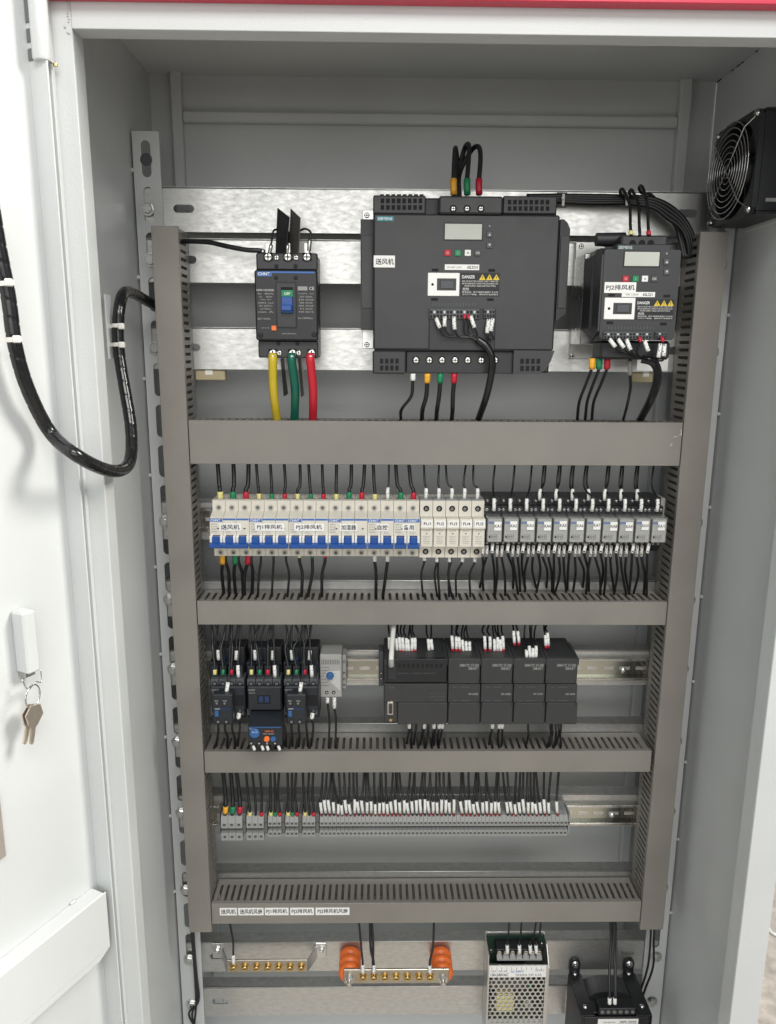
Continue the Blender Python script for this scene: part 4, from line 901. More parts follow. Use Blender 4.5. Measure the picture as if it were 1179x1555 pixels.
for v in (1065, 1092): t.w('port_screw', MB('brass').lathe(at(593.5, v, yp+.001), (0, -1, 0), [(0, .0026), (.003, .0026), (.0032, .0014)], 6, False))
for i, (u0, u1, lab, code) in enumerate(((680, 730, 'black controller module directly beside the wide controller, four wires red-tipped', 'EM DR08'), (730, 779.5, 'second black add-on module of the controller row', 'EM AE08'), (779.5, 828.5, 'third black add-on module of the controller row', 'EM AQ04'), (828.5, 877.5, 'last black add-on module, at the open end of the rail', 'EM AR04'))):
    plc(u0, u1, lab.replace(', four wires red-tipped', ''), code, 3)
t = Thing('end_stop', 'dark end stop on the rail beside the wide controller', 'end stop', at(579, 1040, .03)); t.px('clamp', 575.5, 990, 583, 1042, .024, .0535, 'contactor_grey', .001)
for v in (1022, 1030): ringed(t, 579, v, .024, .0022, 'hole', 'screw', None, 'steel')

# ------------------------------------------------------------------ terminal blocks
yk = .016
TERM = []
def terminal_mesh(w_, key, v1):
    if key in CACHE: return CACHE[key]
    z1 = at(600, 1240, yk).z; z0 = at(600, v1, yk).z; h = z1-z0; g = .0002
    b = MB('terminal_grey'); b.prism([(.038, h*.1), (0, 0), (0, h*.31), (.014, h*.34), (.014, h*.48), (0, h*.52), (0, h*.74), (.0035, h*1.0), (.012, h*1.06), (.038, h*1.04)], g, w_-g, 0)
    hl = MB('hole'); r = min(.0022, w_*.30)
    for z in (h*.15, h*.66): hl.lathe((w_/2, .0001, z), (0, -1, 0), [(0, r), (.0003, r*.95)], 12)
    sc = MB('steel'); 
    for z in (h*.15, h*.66): pass
    up = MB('terminal_dark'); up.box(w_*.2, w_*.8, .0125, .020, h*1.056, h*1.062)
    CACHE[key] = (b.mesh('body'), hl, up.mesh('wire_entry'), h, z0, r); return CACHE[key]
def terminal(x, w_, key, v1, lab, grp):
    bm, hl, up, h, z0, r = terminal_mesh(w_, key, v1)
    t = Thing('terminal_block', lab, 'terminal', (x, yk, z0), grp); t.p('body', bm)
    if key+'h' not in CACHE:
        CACHE[key+'h'] = MB('hole').lathe((w_/2, .0001, 0), (0, -1, 0), [(0, r), (.0003, r*.95)], 12).use('terminal_dark').lathe((w_/2, -.0002, -r*.15), (0, -1, 0), [(0, r*.6), (.0002, r*.5)], 8).mesh('clamp_screw')
    for z in (h*.15, h*.66): t.p('clamp_screw', CACHE[key+'h'], None, (0, 0, z))
    return t
def xat(u): return at(u, 1253, yk).x
def tgroup(u0, u1, n, v1, lab, grp):
    w_ = (xat(u1)-xat(u0))/n
    for k in range(n): terminal(xat(u0)+k*w_, w_, 'tm%.4f' % w_, v1, lab, grp); TERM.append((u0+(u1-u0)*(k+.5)/n))
tgroup(335.5, 368.4, 3, 1275.5, 'one of three widest grey terminals nearest the door-side duct', 'widest grey terminals')
tgroup(374.3, 400.8, 3, 1275, 'one of three wide grey terminals, second cluster from the door side', 'second cluster of grey terminals')
tgroup(407.2, 427.5, 3, 1270, 'one of three narrow grey terminals, third cluster from the door side', 'third cluster of grey terminals')
tgroup(433.6, 453.3, 3, 1270, 'one of three narrow grey terminals, fourth cluster from the door side', 'fourth cluster of grey terminals')
tgroup(459.4, 479, 3, 1270, 'one of three narrow grey terminals, cluster just before the long row', 'fifth cluster of grey terminals')
tgroup(485.8, 862.5, 60, 1270, 'narrow grey terminal in the long unbroken row of sixty', 'long row of grey terminals')
for i, (u0, u1) in enumerate(((330, 334.8), (369, 373.6), (401.3, 406.6), (428, 433), (453.8, 458.8), (479.5, 485.2), (863, 866))):
    lab = 'dark grey end stop on the terminal rail, '+('at its door-side start', 'after the widest terminals', 'after the second cluster', 'after the third cluster', 'after the fourth cluster', 'before the long terminal row', 'at the far end of the long row')[i]
    t = Thing('end_stop', lab, 'end stop', at((u0+u1)/2, 1262, .03), 'end stops on the terminal rail'); t.px('clamp', u0, 1236, u1, 1266, .022, .0535, 'terminal_dark' if i < 6 else 'terminal_grey', .0006); ringed(t, (u0+u1)/2, 1250, .022, .0016, 'hole', 'screw', None, 'steel')

# ------------------------------------------------------------------ earth bars, power supply, transformer
def brass_screw(t, u, v, Y, parent=None):
    c = at(u, v, Y); b = MB('brass').lathe(c, (0, -1, 0), [(0, .0074), (.0012, .0074)], 16).lathe(c+Vector((0, -.0012, 0)), (0, -1, 0), [(0, .0052), (.0035, .0052), (.0045, .004)], 12)
    b.use('hole').box(c.x-.003, c.x+.003, c.y-.006, c.y-.0056, c.z-.0005, c.z+.0005); return t.w('terminal_screw', b, parent)
yb = .030
x0, x1, z0, z1 = rect(344.7, 1458, 467, 1476.5, yb)
t = Thing('earth_bar', 'bent steel earth bar with seven brass screws bolted straight to the beam', 'earth bar', ((x0+x1)/2, YB, z0))
t.w('bar', MB('brass_bar').box(x0, x1, yb, yb+.003, z0, z1, .0005))
for s, xe in ((-1, x0), (1, x1)):
    xo = xe+s*.012; m = MB('zinc'); e = s*.0004
    m.prism([(xe+e, yb+.0002), (xe+e, yb+.003), (xo, YB-.001), (xo+s*.002, YB-.003)], z0+.0005, z1-.0005, 2); t.w('bent_leg', m)
    m = MB('zinc'); m.box(xo, xo+s*.017, YB-.0030, YB-.0006, z0+.001, z1+.006, .0006); t.w('fixing_tab', m)
    bolt(t, xo+s*.009, (z0+z1)/2+.005, YB-.0031, .004)
for u in (355, 372, 390, 407, 423.5, 440.6, 457.7): brass_screw(t, u, 1468.3, yb)
yb = .008
x0, x1, z0, z1 = rect(522.5, 1472.3, 682, 1493.6, yb)
t = Thing('neutral_bar', 'steel bar with seven brass screws carried on two orange insulators', 'terminal bar', ((x0+x1)/2, YB, z0))
t.w('bar', MB('brass_bar').box(x0, x1, yb, yb+.004, z0, z1, .0008))
for u in (551.4, 567.9, 584.6, 601.7, 618.9, 636.6, 653.3): brass_screw(t, u, 1483.2, yb)
for i, u in enumerate((531, 672.5)):
    c = at(u, 1483, yb+.0045)
    b = MB('steel').lathe((c.x, yb, c.z), (0, -1, 0), [(0, .0072), (.0012, .0072)], 16).lathe((c.x, yb-.0012, c.z), (0, -1, 0), [(0, .006), (.005, .006)], 6, False).lathe((c.x, yb-.0062, c.z), (0, -1, 0), [(0, .0035), (.006, .0034)], 12); t.w('nut', b)
    th = Thing('insulator', 'ribbed orange insulator at the '+('door-side' if i == 0 else 'power-supply')+' end of the terminal bar', 'insulator', (c.x, YB, c.z-.0165), 'orange insulators')
    pr = []
    L_ = YB-.0006-(yb+.0046)
    for k in range(3):
        a = L_*k/3; pr += [(a+L_*.02, .0115), (a+L_*.05, .0160), (a+L_*.11, .0180), (a+L_*.20, .0180), (a+L_*.27, .0160), (a+L_*.315, .0115)]
    th.w('ribbed_body', MB('orange').lathe((c.x, YB-.0006, c.z), (0, -1, 0), pr, 28))
# power supply
yf = .018
x0, x1, z0, z1 = rect(741, 1465.5, 831, 1555, yf); ztop = at(785, 1430, .045).z; zlow = z0-.03
t = Thing('power_supply', 'silver power supply with honeycomb vents and a yellow block inside', 'power supply', ((x0+x1)/2, YB, zlow))
t.w('back_plate', MB('alu').box(x0-.001, x1+.001, .0575, .0612, zlow, ztop+.008, .0005))
t.w('side_panel', MB('alu').box(x0-.0012, x0, yf, .0572, zlow, z1+.020)); t.w('side_panel', MB('alu').prism([(yf, zlow), (.0572, zlow), (.0572, ztop), (.04, z1+.02), (yf, z1-.006)], x1, x1+.0012, 0))
t.w('circuit_board', MB('pcb_green').box(x0+.0005, x1-.0005, .0535, .0565, zlow+.002, ztop+.004))
tb = t.w('terminal_strip', MB('black').box(x0+.014, x1-.010, .030, .0534, z1+.004, z1+.019, .0006)); m = MB('terminal_grey'); m.prism([(.024, z1+.003), (.0295, z1+.003), (.0295, z1+.010), (.024, z1+.0055)], x0+.014, x1-.010, 0); t.w('terminal_guard', m)
for k in range(7):
    x = x0+.018+(x1-x0-.032)*k/6; t.w('terminal_screw', MB('steel').lathe((x, .0298, z1+.0138), (0, -1, 0), [(0, .0036), (.0014, .0034)], 12).use('hole').box(x-.003, x+.003, .0281, .0284, z1+.0134, z1+.0142), tb); t.w('barrier', MB('black').box(x+.0048, x+.0056, .024, .0299, z1+.0055, z1+.0195), tb)
for (u, v) in ((746, 1444), (823, 1434)): screw(t, u, v, .0535, .0034, 'steel')
m = MB('alu'); m.box(x0, x1, yf, yf+.001, z1-.020, z1); t.w('label_panel', m)
lb = t.px('rating_label', 743.5, 1467, 829.5, 1484, yf-.0004, yf+.0002, 'paper', 0)
for k in range(11): t.px('print_line', 747+k*7.5, 1469, 747.7+k*7.5, 1473.5, yf-.0006, yf-.0003, 'grey_ink', 0, lb)
t.text('LRS-150-24', 758, 1475, yf-.0006, 3, 'grey_ink', 25, lb); t.text('100-240VAC', 759, 1480.5, yf-.0006, 4.5, 'ink', 27, lb); t.text('AC INPUT', 786, 1475.5, yf-.0006, 3, 'logo_blue', 20, lb); t.text('50/60Hz 24V 6.5A', 803, 1480.5, yf-.0006, 4, 'grey_ink', 40, lb); t.text('CE EAC', 820, 1473.5, yf-.0006, 3, 'grey_ink', 14, lb)
hx = MB('alu'); R_ = .0050; r_ = .0036; zt_ = z1-.0205; row = 0; z = zt_-R_
while z > zlow+.004:                                   # honeycomb sheet: every cell a hexagon with a hexagonal hole
    x = x0+R_*.87+(R_*.866 if row % 2 else 0)
    while x < x1-R_*.8:
        o_ = [(x+R_*math.sin(math.pi/3*k), z+R_*math.cos(math.pi/3*k)) for k in range(6)]; i_ = [(x+r_*math.sin(math.pi/3*k), z+r_*math.cos(math.pi/3*k)) for k in range(6)]
        V_ = [(p[0], yf, p[1]) for p in o_]+[(p[0], yf, p[1]) for p in i_]+[(p[0], yf+.001, p[1]) for p in i_]
        hx.add(V_, [(k, 6+k, 6+(k+1) % 6, (k+1) % 6) for k in range(6)]+[(6+k, 12+k, 12+(k+1) % 6, 6+(k+1) % 6) for k in range(6)]); x += R_*1.732
    z -= R_*1.5; row += 1
hx.box(x0, x0+.0016, yf-.0001, yf+.001, zlow, zt_).box(x1-.0045, x1, yf-.0001, yf+.001, zlow, zt_).box(x0, x1, yf-.0002, yf+.001, zt_-.0022, zt_+.0004)
t.w('honeycomb_cover', hx)
xa, xb, za, zz = rect(753, 1506, 780, 1531, yf+.008); t.w('yellow_coil', MB('transformer_yellow').box(xa, xb, yf+.0025, .05, za, zz, .001))
xa, xb, za, zz = rect(795, 1508, 806, 1528, yf+.012); t.w('capacitor', MB('alu').lathe(((xa+xb)/2, .052, (za+zz)/2), (0, -1, 0), [(0, .007), (.03, .007)], 16)); t.w('inner_block', MB('terminal_dark').box(x0+.006, x1-.03, .03, .05, zz+.006, zt_-.004, .001))
for k, (dx, dz) in enumerate(((.012, -.05), (.035, -.06), (.055, -.055), (.066, -.03))): t.w('capacitor', MB(('deep_blue', 'black', 'terminal_dark', 'green')[k]).lathe((x0+dx, .052, zt_+dz), (0, -1, 0), [(0, .006), (.022, .006)], 14))
# transformer
zt_ = at(868, 1478, .05).z-.006
t = Thing('transformer', 'black transformer in a bolted frame beside the power supply', 'transformer', at(922, 1552, .03))
xl, xr = at(861, 1470, .055).x, at(958, 1470, .055).x
p1, p2 = zat(872, 1479, zt_), zat(889, 1529, zt_); q2 = zat(973, 1528, zt_); yfr = zat(925, 1539, zt_).y
xa, xb = p2.x-.008, q2.x+.010
for s, xx, uu in ((-1, xa-.003, 870), (1, xb-.019, 946)):
    xc = xx+.011
    t.w('frame_flange', MB('black').box(xx, xx+.022, yfr-.004, .056, zt_-.002, zt_, .0004))
    t.w('frame_side', MB('black').box(xx if s < 0 else xx+.0202, (xx if s < 0 else xx+.0202)+.0018, yfr-.004, .056, zt_-.10, zt_-.0021))
    m = MB('black'); m.box(xc-.009, xc+.009, .0565, .0595, zt_-.02, zt_+.018, .001); m.lathe((xc, .0596, zt_+.018), (0, -1, 0), [(0, .009), (.0032, .009)], 18); t.w('mounting_tab', m)
    t.w('tab_bolt', MB('zinc').lathe((xc, .0560, zt_+.018), (0, -1, 0), [(0, .006), (.001, .006), (.001, .0044), (.004, .0042), (.0055, .003)], 14))
    for y in (p1.y, p2.y): t.w('frame_screw', MB('steel').lathe((xc, y, zt_), (0, 0, 1), [(0, .0042), (.002, .004), (.003, .002)], 12))
cx_ = (xa+xb)/2; cw = (xb-xa)/2-.017
m = MB('drive_grey'); pr = [(cx_-cw, zt_-.05), (cx_+cw, zt_-.05)]+[(cx_+cw*math.cos(a), zt_-.006+cw*.36*math.sin(a)) for a in [math.pi*k/14 for k in range(15)]]
m.prism(pr, yfr+.035, .045, 1); t.w('coil', m)
t.w('core', MB('black').box(xa+.018, xb-.018, yfr+.006, .05, zt_-.09, zt_-.004, .001))
t.w('front_plate', MB('black').box(xa+.002, xb-.002, yfr-.006, yfr-.0042, zt_-.10, zt_-.001, .0006))
tr = t.w('terminal_row', MB('black').box(cx_-.028, cx_+.030, yfr-.003, yfr+.018, zt_-.002, zt_+.012, .001))
for k in range(6): t.w('terminal_screw', MB('terminal_dark').lathe((cx_-.023+k*.0096, yfr-.003, zt_+.006), (0, -1, 0), [(0, .0032), (.001, .003)], 10), tr)
lb = t.w('rating_label', MB('paper').box(cx_-.030, cx_+.034, yfr-.0066, yfr-.0062, zt_-.06, zt_-.004)); Lp = lambda dx, dz: Vector((cx_+dx, yfr-.0069, zt_+dz))-t.loc
place_text(t, 'CONTROL TRANSFORMER', 'grey_ink', Lp(.016, -.0135), .003, .03, lb); place_text(t, 'NDK-150VA', 'ink', Lp(.018, -.009), .0035, .026, lb); place_text(t, '50/60Hz', 'grey_ink', Lp(-.012, -.010), .003, .02, lb); place_text(t, '380V 220V', 'grey_ink', Lp(-.010, -.017), .004, .024, lb); place_text(t, 'GB/T 5226.1', 'red', Lp(.018, -.019), .003, .022, lb)
t.p('brand_patch', MB('red').box(0, .008, 0, .0002, 0, .009), lb, Lp(-.028, -.026))
# scraps of adhesive foam behind the third beam
for (u0, v0, u1, v1, lab) in ((297, 562, 342, 577.5, 'cream adhesive pad under the third beam near the door-side duct'), (960, 565, 992, 581, 'cream adhesive pad under the small drive')):
    t = Thing('adhesive_pad', lab, 'pad', at((u0+u1)/2, v1, .066), 'cream adhesive pads'); t.px('foam', u0, v0, u1, v1, .0655, .078, 'foam', .001); t.px('tape', u0+15 if u0 < 400 else u0+17, v0, u0+26 if u0 < 400 else u0+26, v0+7, .0652, .0656, 'nylon', 0)

# ------------------------------------------------------------------ cables and wires
def on_duct(i, u, v, dip=.006):
    p = zat(u, v, HDZ[i][1]); return [p, p+Vector((0, .002, -dip))]
def under_duct(i, u, Y=.03):
    v = (709, 952, 1177, 1404)[i]; p = at(u, v, Y); return [Vector((p.x, Y, HDZ[i][0]-.001)), Vector((p.x, Y, HDZ[i][0]+.006))]
CN = {'yellow': 'yellow', 'amber': 'yellow', 'pale_yellow': 'pale yellow', 'green': 'green', 'red': 'red', 'marker': 'white marker'}
# three heavy cables from the moulded breaker down into the widest duct
for nm, m, u0, u1, bow in (('yellow', 'yellow_pvc', 414.5, 420.5, -2), ('green', 'green_pvc', 443.5, 447.5, 3), ('red', 'red_pvc', 472, 475.5, 2)):
    pts = [at(u0, 538, -.006), at(u0, 550, -.008), at((u0+u1)/2+bow, 592, .004)]+on_duct(0, u1, 636)
    o = wire('thick %s power cable running down from the moulded breaker' % nm, pts, .0058, m, (), 'thick power cables', 'cable', 'power_cable', 12, 8)
    c = bpy.data.objects.new('lug', MB('zinc').cyl(at(u0, 540, -.009), at(u0, 545, -.009), .0048, 12).mesh('lug', pts[0])); COL.objects.link(c); c.parent = o
def many(pts, k, sp, r, **kw): pass
wire('black cable sagging from the door-side duct to the moulded breaker', [at(403, 384, .004), at(394, 380.5, .0), at(375, 379.5, .0), at(345, 374, .004), at(318, 368, .012), at(290, 366.5, .02), at(276, 367, .025)], .0032, 'wire_black', (('lug', 0, .006, .0036, 'zinc'),), None, 'cable', 'power_cable', 10)
wire('thin black wire curling over the first breaker terminal', [at(409, 386, -.004), at(412, 372, -.006), at(415, 352, .0), at(421, 348, .006)], .0014, 'wire_black', (('sleeve', .001, .012, .0026, 'zinc'),), 'curled wires on the breaker top', 'wire')
wire('thin black wire curling behind the breaker barriers', [at(436, 386, -.004), at(437, 372, -.006), at(439, 356, .004), at(436, 350, .012)], .0014, 'wire_black', (('sleeve', .001, .012, .0026, 'zinc'),), 'curled wires on the breaker top', 'wire')
wire('thin black wire arching over to the last breaker terminal', [at(469, 386, -.004), at(470.5, 366, -.006), at(472, 353, -.004), at(464, 347.5, .0), at(454, 351, .004)], .0014, 'wire_black', (('sleeve', .004, .018, .0028, 'zinc'),), 'curled wires on the breaker top', 'wire')
# big drive: three looped supply wires on top, four below, control loom
for nm, m, u, top, ue in (('yellow', 'amber', 689.5, 223, 692), ('green', 'green', 710, 217, 694), ('red', 'red', 728, 220, 697)):
    pts = [at(u, 297, -.004), at(u-.5, 276, -.004), at(u+(1 if nm == 'yellow' else 2), 240, .004), at(u+2 if nm != 'red' else u-1, top+3, .014), at((u+ue)/2+(4 if nm != 'yellow' else 2), top+8 if nm != 'yellow' else top+6, .026), at(ue+4, 256, .038), at(ue, 276, .045), at(ue+2, 305, .05)]
    wire('looped black supply wire with %s sleeve on top of the large drive' % nm, pts, .0031, 'wire_black', (('sleeve', .001, .020, .0043, m),), 'supply wires on the large drive', 'wire', 'wire', 10, 8)
for nm, m, u, ue, r in (('white', 'white', 627.5, 609, .0022), ('yellow', 'amber', 649.5, 641, .003), ('green', 'green', 669, 663, .003), ('red', 'red', 690, 686.5, .003)):
    pts = [at(u, 566, -.010), at(u-.5, 582, -.008), at(u-3 if ue < 620 else u-2, 602, .0), at(ue+1, 622, .012)]+on_duct(0, ue, 636)
    wire('black wire with %s sleeve hanging below the large drive' % nm, pts, r, 'wire_black', (('sleeve', .001, .013 if nm != 'white' else .010, .0042 if nm != 'white' else .0036, m),), 'wires below the large drive', 'wire', 'wire', 8, 6)
wire('thick black loom leaving the control terminals of the large drive', [at(725, 515, -.030), at(741, 528, -.033), at(748, 548, -.032), at(745, 575, -.026), at(738, 605, -.008)]+on_duct(0, 727, 636), .0046, 'sheath', (), 'black control looms', 'cable', 'control_loom', 12, 8)
for i, (u, v, ue, ve, tilt) in enumerate(((662, 482, 668.5, 498, 0), (676, 480, 675.5, 496, 0), (689.5, 480, 691, 500.5, 0), (714.5, 479, 721, 497.5, 0), (742.5, 484, 740, 506, 0), (749, 483, 746, 503, 0))):
    lp = [at(u, v, -.029), at(ue, ve, -.033), at(ue+(8 if i < 3 else 4), ve+12, -.031), at(718 if i < 4 else 742, 513, -.030), at(738 if i < 4 else 744, 525, -.031)]
    L_ = (lp[1]-lp[0]).length
    wire('thin control wire with white marker at the %s terminal of the large drive' % ORD[i], lp, .0011, 'wire_black', (('marker', .001, L_, .0026, 'marker'),), 'control wires of the large drive', 'wire')
for u in (705, 711): wire('thin control wire with red tip on the large drive, %s of two' % ('first' if u == 705 else 'second'), [at(u, 478, -.028), at(u+1, 486, -.031), at(u+1, 505, -.029), at(722, 513, -.030)], .0010, 'wire_black', (('ferrule', 0, .006, .0019, 'red'),), 'control wires of the large drive', 'wire')
# small drive
for i, (nm, m, u, lx, ly) in enumerate((('yellow', 'pale_yellow', 958.5, 944, 290), ('plain', None, 972, 958, 291), ('red', 'red', 985.5, 973, 285))):
    pts = [at(u, 358, -.055), at(u-1, 340, -.045), at(u-2, 312, -.02), at(u-8, 296 if i < 2 else 288, .0), at((lx+u)/2-6, ly-3, .01), at(lx-2, ly+1, .018), at(lx+2, ly+8, .026), at(lx+16, ly+11, .03), at(1005, 312, .034)]
    wire(('black wire with %s sleeve rising from the small drive into the cable bundle' % nm) if m else 'unsleeved black wire rising from the small drive into the cable bundle', pts, .0020, 'wire_black', (('sleeve', .001, .006, .003, m),) if m else (), 'supply wires of the small drive', 'wire', 'wire', 8, 8)
for i, (nm, m, u, ue) in enumerate((('yellow', 'amber', 899.5, 877), ('green', 'green', 910.5, 889), ('red', 'red', 922.5, 899))):
    pts = [at(u, 543, -.05), at(u-.8, 560, -.048), at(u-9, 582, -.03), at(ue+3, 610, .0)]+on_duct(0, ue, 636.5)
    wire('black wire with %s sleeve curving down from the small drive' % nm, pts, .0021, 'wire_black', (('sleeve', .001, .014, .0042, m),), 'wires below the small drive', 'wire', 'wire', 8, 6)
wire('black wire with grey sleeve hanging straight below the small drive', [at(957, 545, -.04), at(957, 568, -.035), at(957.5, 590, -.02), at(952, 618, .0)]+on_duct(0, 947, 636.5), .0020, 'wire_black', (('sleeve', .002, .021, .0032, 'terminal_grey'),), 'wires below the small drive', 'wire', 'wire', 8)
wire('thick black loom leaving the small drive beside the fan-side duct', [at(975, 545, -.062), at(990, 549, -.066), at(998, 560, -.06), at(998, 580, -.045), at(988, 608, -.012)]+on_duct(0, 973, 636.5), .0054, 'sheath', (), 'black control looms', 'cable', 'control_loom', 12, 8)
for i, (u, v, ue, ve) in enumerate(((925, 514, 935, 527), (938, 514, 948, 528), (951, 514, 958, 531.5), (978.5, 516, 985, 533.5), (1003.5, 521, 1000, 543), (1009.5, 522, 1008, 541))):
    lp = [at(u, v, Y2-.006), at(ue, ve, Y2-.010), at(ue+5 if i < 4 else ue-4, ve+7, Y2-.004), at(975, 545, Y2+.01)]
    wire('thin control wire with white marker at the %s terminal of the small drive' % ORD[i], lp, .0011, 'wire_black', (('marker', .001, (lp[1]-lp[0]).length, .0026, 'marker'),), 'control wires of the small drive', 'wire')
for u in (971, 1005): wire('red-tipped thin control wire on the small drive, '+('under the long strip' if u < 1000 else 'under the short strip'), [at(u, 513, Y2-.005), at(u+2, 520, Y2-.008), at(u-4, 535, Y2-.002), at(975, 545, Y2+.01)], .0011, 'wire_black', (('ferrule', 0, .006, .0022, 'red'),), 'control wires of the small drive', 'wire')
# bundle from behind the large drive over to the fan-side duct
for k in range(7):
    dv = (k % 4)*3.4; dy = (k//4)*.007; e = k*4.6
    pts = [at(800, 298+dv*.6, .045+dy), at(850, 297.5+dv*.8, .036+dy), at(900, 298+dv, .034+dy), at(950, 299+dv*.9, .032+dy), at(990, 302+dv*1.2, .030+dy), at(1018-e*.3, 314+dv*1.6, .030+dy), at(1040-e*.5, 335+dv, .030+dy), at(1053-e*.7, 362+k, .030+dy), at(1055-e*.6, 392, .032)]
    wire('black cable %s in the bundle arching over the small drive' % ('lowest lower second third middle upper topmost'.split()[k]), pts, .0033, 'wire_black', (), 'black cable bundle to the fan-side duct', 'cable', 'power_cable', 10, 8)
for (u, v, lab) in ((853, 303, 'white nylon tie and pad holding the cable bundle beside the large drive'), (950, 302, 'white nylon tie and pad holding the cable bundle above the small drive')):
    t = Thing('cable_tie', lab, 'cable tie', at(u, v+10, .05), 'nylon ties on the cable bundle'); t.px('pad', u-8, v-11, u+9, v+12, .0585, .0615, 'terminal_grey', .001); t.px('strap', u+1, v-9, u+5, v+10, .0235, .0255, 'nylon', .0006); t.px('tie_head', u+.5, v-6, u+5.5, v, .019, .0234, 'nylon', .001)
# breaker row, above
TOPW = [(336, 331, 'pale_yellow', .0030), (355.5, 355, 'green', .0030), (375.5, 378, 'red', .0030), (394, 389.5, 'pale_yellow', .0021), (414.5, 411, 'green', .0021), (434, 432, 'red', .0021), (454.5, 456, 'pale_yellow', .0021), (472.5, 469, 'green', .0021), (491, 489.5, 'red', .0021),
        (511.8, 511.5, 'pale_yellow', .0023), (531.8, 534, 'green', .0025), (550, 554, 'red', .0025), (568, 567, 'pale_yellow', .0023), (588.5, 591, 'marker', .0014), (607, 601, 'green', .0026), (628, 621, 'red', .0026)]
BRK = ['送风机']*3+['PJ1排风机']*3+['PJ2排风机']*3+['加湿器']*3+['自控']*2+['备用']*2
for i, (u, ud, m, r) in enumerate(TOPW):
    z = ZM1+.0006; x = XM+(i+.5)*PM+.0008; p0 = Vector((x, YS+.008, z-.004)); mid = at((u+ud)/2+J(1), 735, YS+.012)
    pts = [p0, Vector((x, YS+.008, z+.012)), mid]+under_duct(0, ud)
    big = .0012 if r > .0024 else .0011
    bits = (('sleeve', .003, .0135 if r > .0024 else .011, r+big, m),) if m != 'marker' else (('marker', .003, .020, .0026, 'marker'),)
    wire('black wire with %s entering the top of breaker %s' % (CN[m] if m == 'marker' else CN[m]+' sleeve', BRK[i]), pts, r, 'wire_black', bits, 'wires into the breaker tops', 'wire', 'wire', 8, 6)
# breaker row, below
def drop(x, Y, z, ul, vl, r, bits, lab, grp, i=1, bow=0.):
    p0 = Vector((x, Y, z+.003)); e = on_duct(i, ul, vl); m = (p0+e[0])/2; m += Vector((bow, 0, 0))
    return wire(lab, [p0, Vector((x, Y-.001, z-.010)), m]+e, r, 'wire_black', bits, grp, 'wire', 'wire', 6, 6)
for k, (m, n2) in enumerate((('amber', 2), ('green', 2), ('red', 2))):
    x = XM+(k+.5)*PM+.003
    for j in range(2):
        drop(x+(j-.5)*.004, YS+.008, ZM0, (344, 364, 377)[k]+(j-.5)*9+J(2), 903+J(3), .0027, (('sleeve', .003, .0165, .0044, m),) if j == 0 else (), 'thick black wire of a pair in a %s sleeve below breaker 送风机' % CN[m], 'paired wires below the first breaker', 1, (j-.5)*.004)
for i, (ud, m) in {3: (392, None), 4: (413, None), 5: (437, None), 6: (458, 'pale_yellow'), 7: (468, 'green'), 8: (489, 'red')}.items():
    x = XM+(i+.5)*PM+.001+.001*(i > 5)
    drop(x, YS+.008, ZM0, ud, 905, .0018 if i < 6 else .0024, (('sleeve', .003, .0075, .0026, m),) if m else (), ('thin black wire, %s of three bare ones, below breaker PJ1排风机' % ORD[i-3]) if not m else 'black wire with %s sleeve below breaker PJ2排风机' % CN[m], 'wires below the breakers', 1, J(.004))
for i, ud in ((12, 571), (13, 582)): drop(XM+(i+.5)*PM+.001, YS+.008, ZM0, ud, 903, .0024, (('marker', .003, .0125, .0030, 'marker'),), 'black wire with white marker below breaker 自控, %s of two' % ORD[i-12], 'wires below the breakers', 1, .001)
# fuse holders
for k, (u, ud, ub) in enumerate(((646.5, 644, 642.5), (664.5, 667, 664), (682.5, 677, 682), (700.5, 708, 693), (719.5, 719, 714.5))):
    x = XM+(16+k+.5)*PM; p0 = Vector((x, YS+.006, ZM1-.002)); wire('thin black wire with white marker entering the top of fuse holder FU%d' % (k+1), [p0, Vector((x+.0006, YS+.006, ZM1+.016)), at((u+ud)/2, 733, .02)]+under_duct(0, ud), .0015, 'wire_black', (('marker', .003, .0185, .0026, 'marker'),), 'wires at the fuse holders', 'wire')
    for j in range(2 if k in (1, 2) else 1): drop(x-.0006+j*.002, YS+.006, ZM0, ub+j*4, 905, .0016, (('marker', .003, .0105+.002*(k > 0), .0027, 'marker'),) if j == 0 else (), 'thin black wire with white marker leaving the bottom of fuse holder FU%d' % (k+1) if j == 0 else 'second bare black wire leaving the bottom of fuse holder FU%d' % (k+1), 'wires at the fuse holders', 1, -.003+J(.002))
# relays
RU = (752, 782, 808, 826, 849, 869, 890, 923, 944, 967, 993)
for k in range(11):
    x = XR0+k*PR+PR*.52; p0 = Vector((x, -.0045, sz1-.018)); p1 = Vector((x-.0004, -.004, sz1+.002))
    wire('thin black wire with white marker entering the top of relay KA%d' % (k+1), [p0, p1, at(RU[k]-3, 738, .014)]+under_duct(0, RU[k]), .0014, 'wire_black', (('marker', .002, .0195, .0025, 'marker'),), 'wires into the relay tops', 'wire')
    if 3 <= k <= 9: wire('second thin black wire behind the first at relay KA%d' % (k+1), [Vector((x-.003, .006, sz1-.004)), Vector((x-.0032, .006, sz1+.010)), at(RU[k]+1, 732, .018)]+under_duct(0, RU[k]+3), .0014, 'wire_black', (('marker', .001, .017, .0025, 'marker'),), 'wires into the relay tops', 'wire')
RB = [50, 72, 105, 132, 160, 195, 223, 253, 285, 312, 340, 378, 398, 430, 468, 490, 518, 557, 583, 607, 643, 672, 700, 738, 762, 788, 827, 847, 878, 920, 940, 967, 1007]
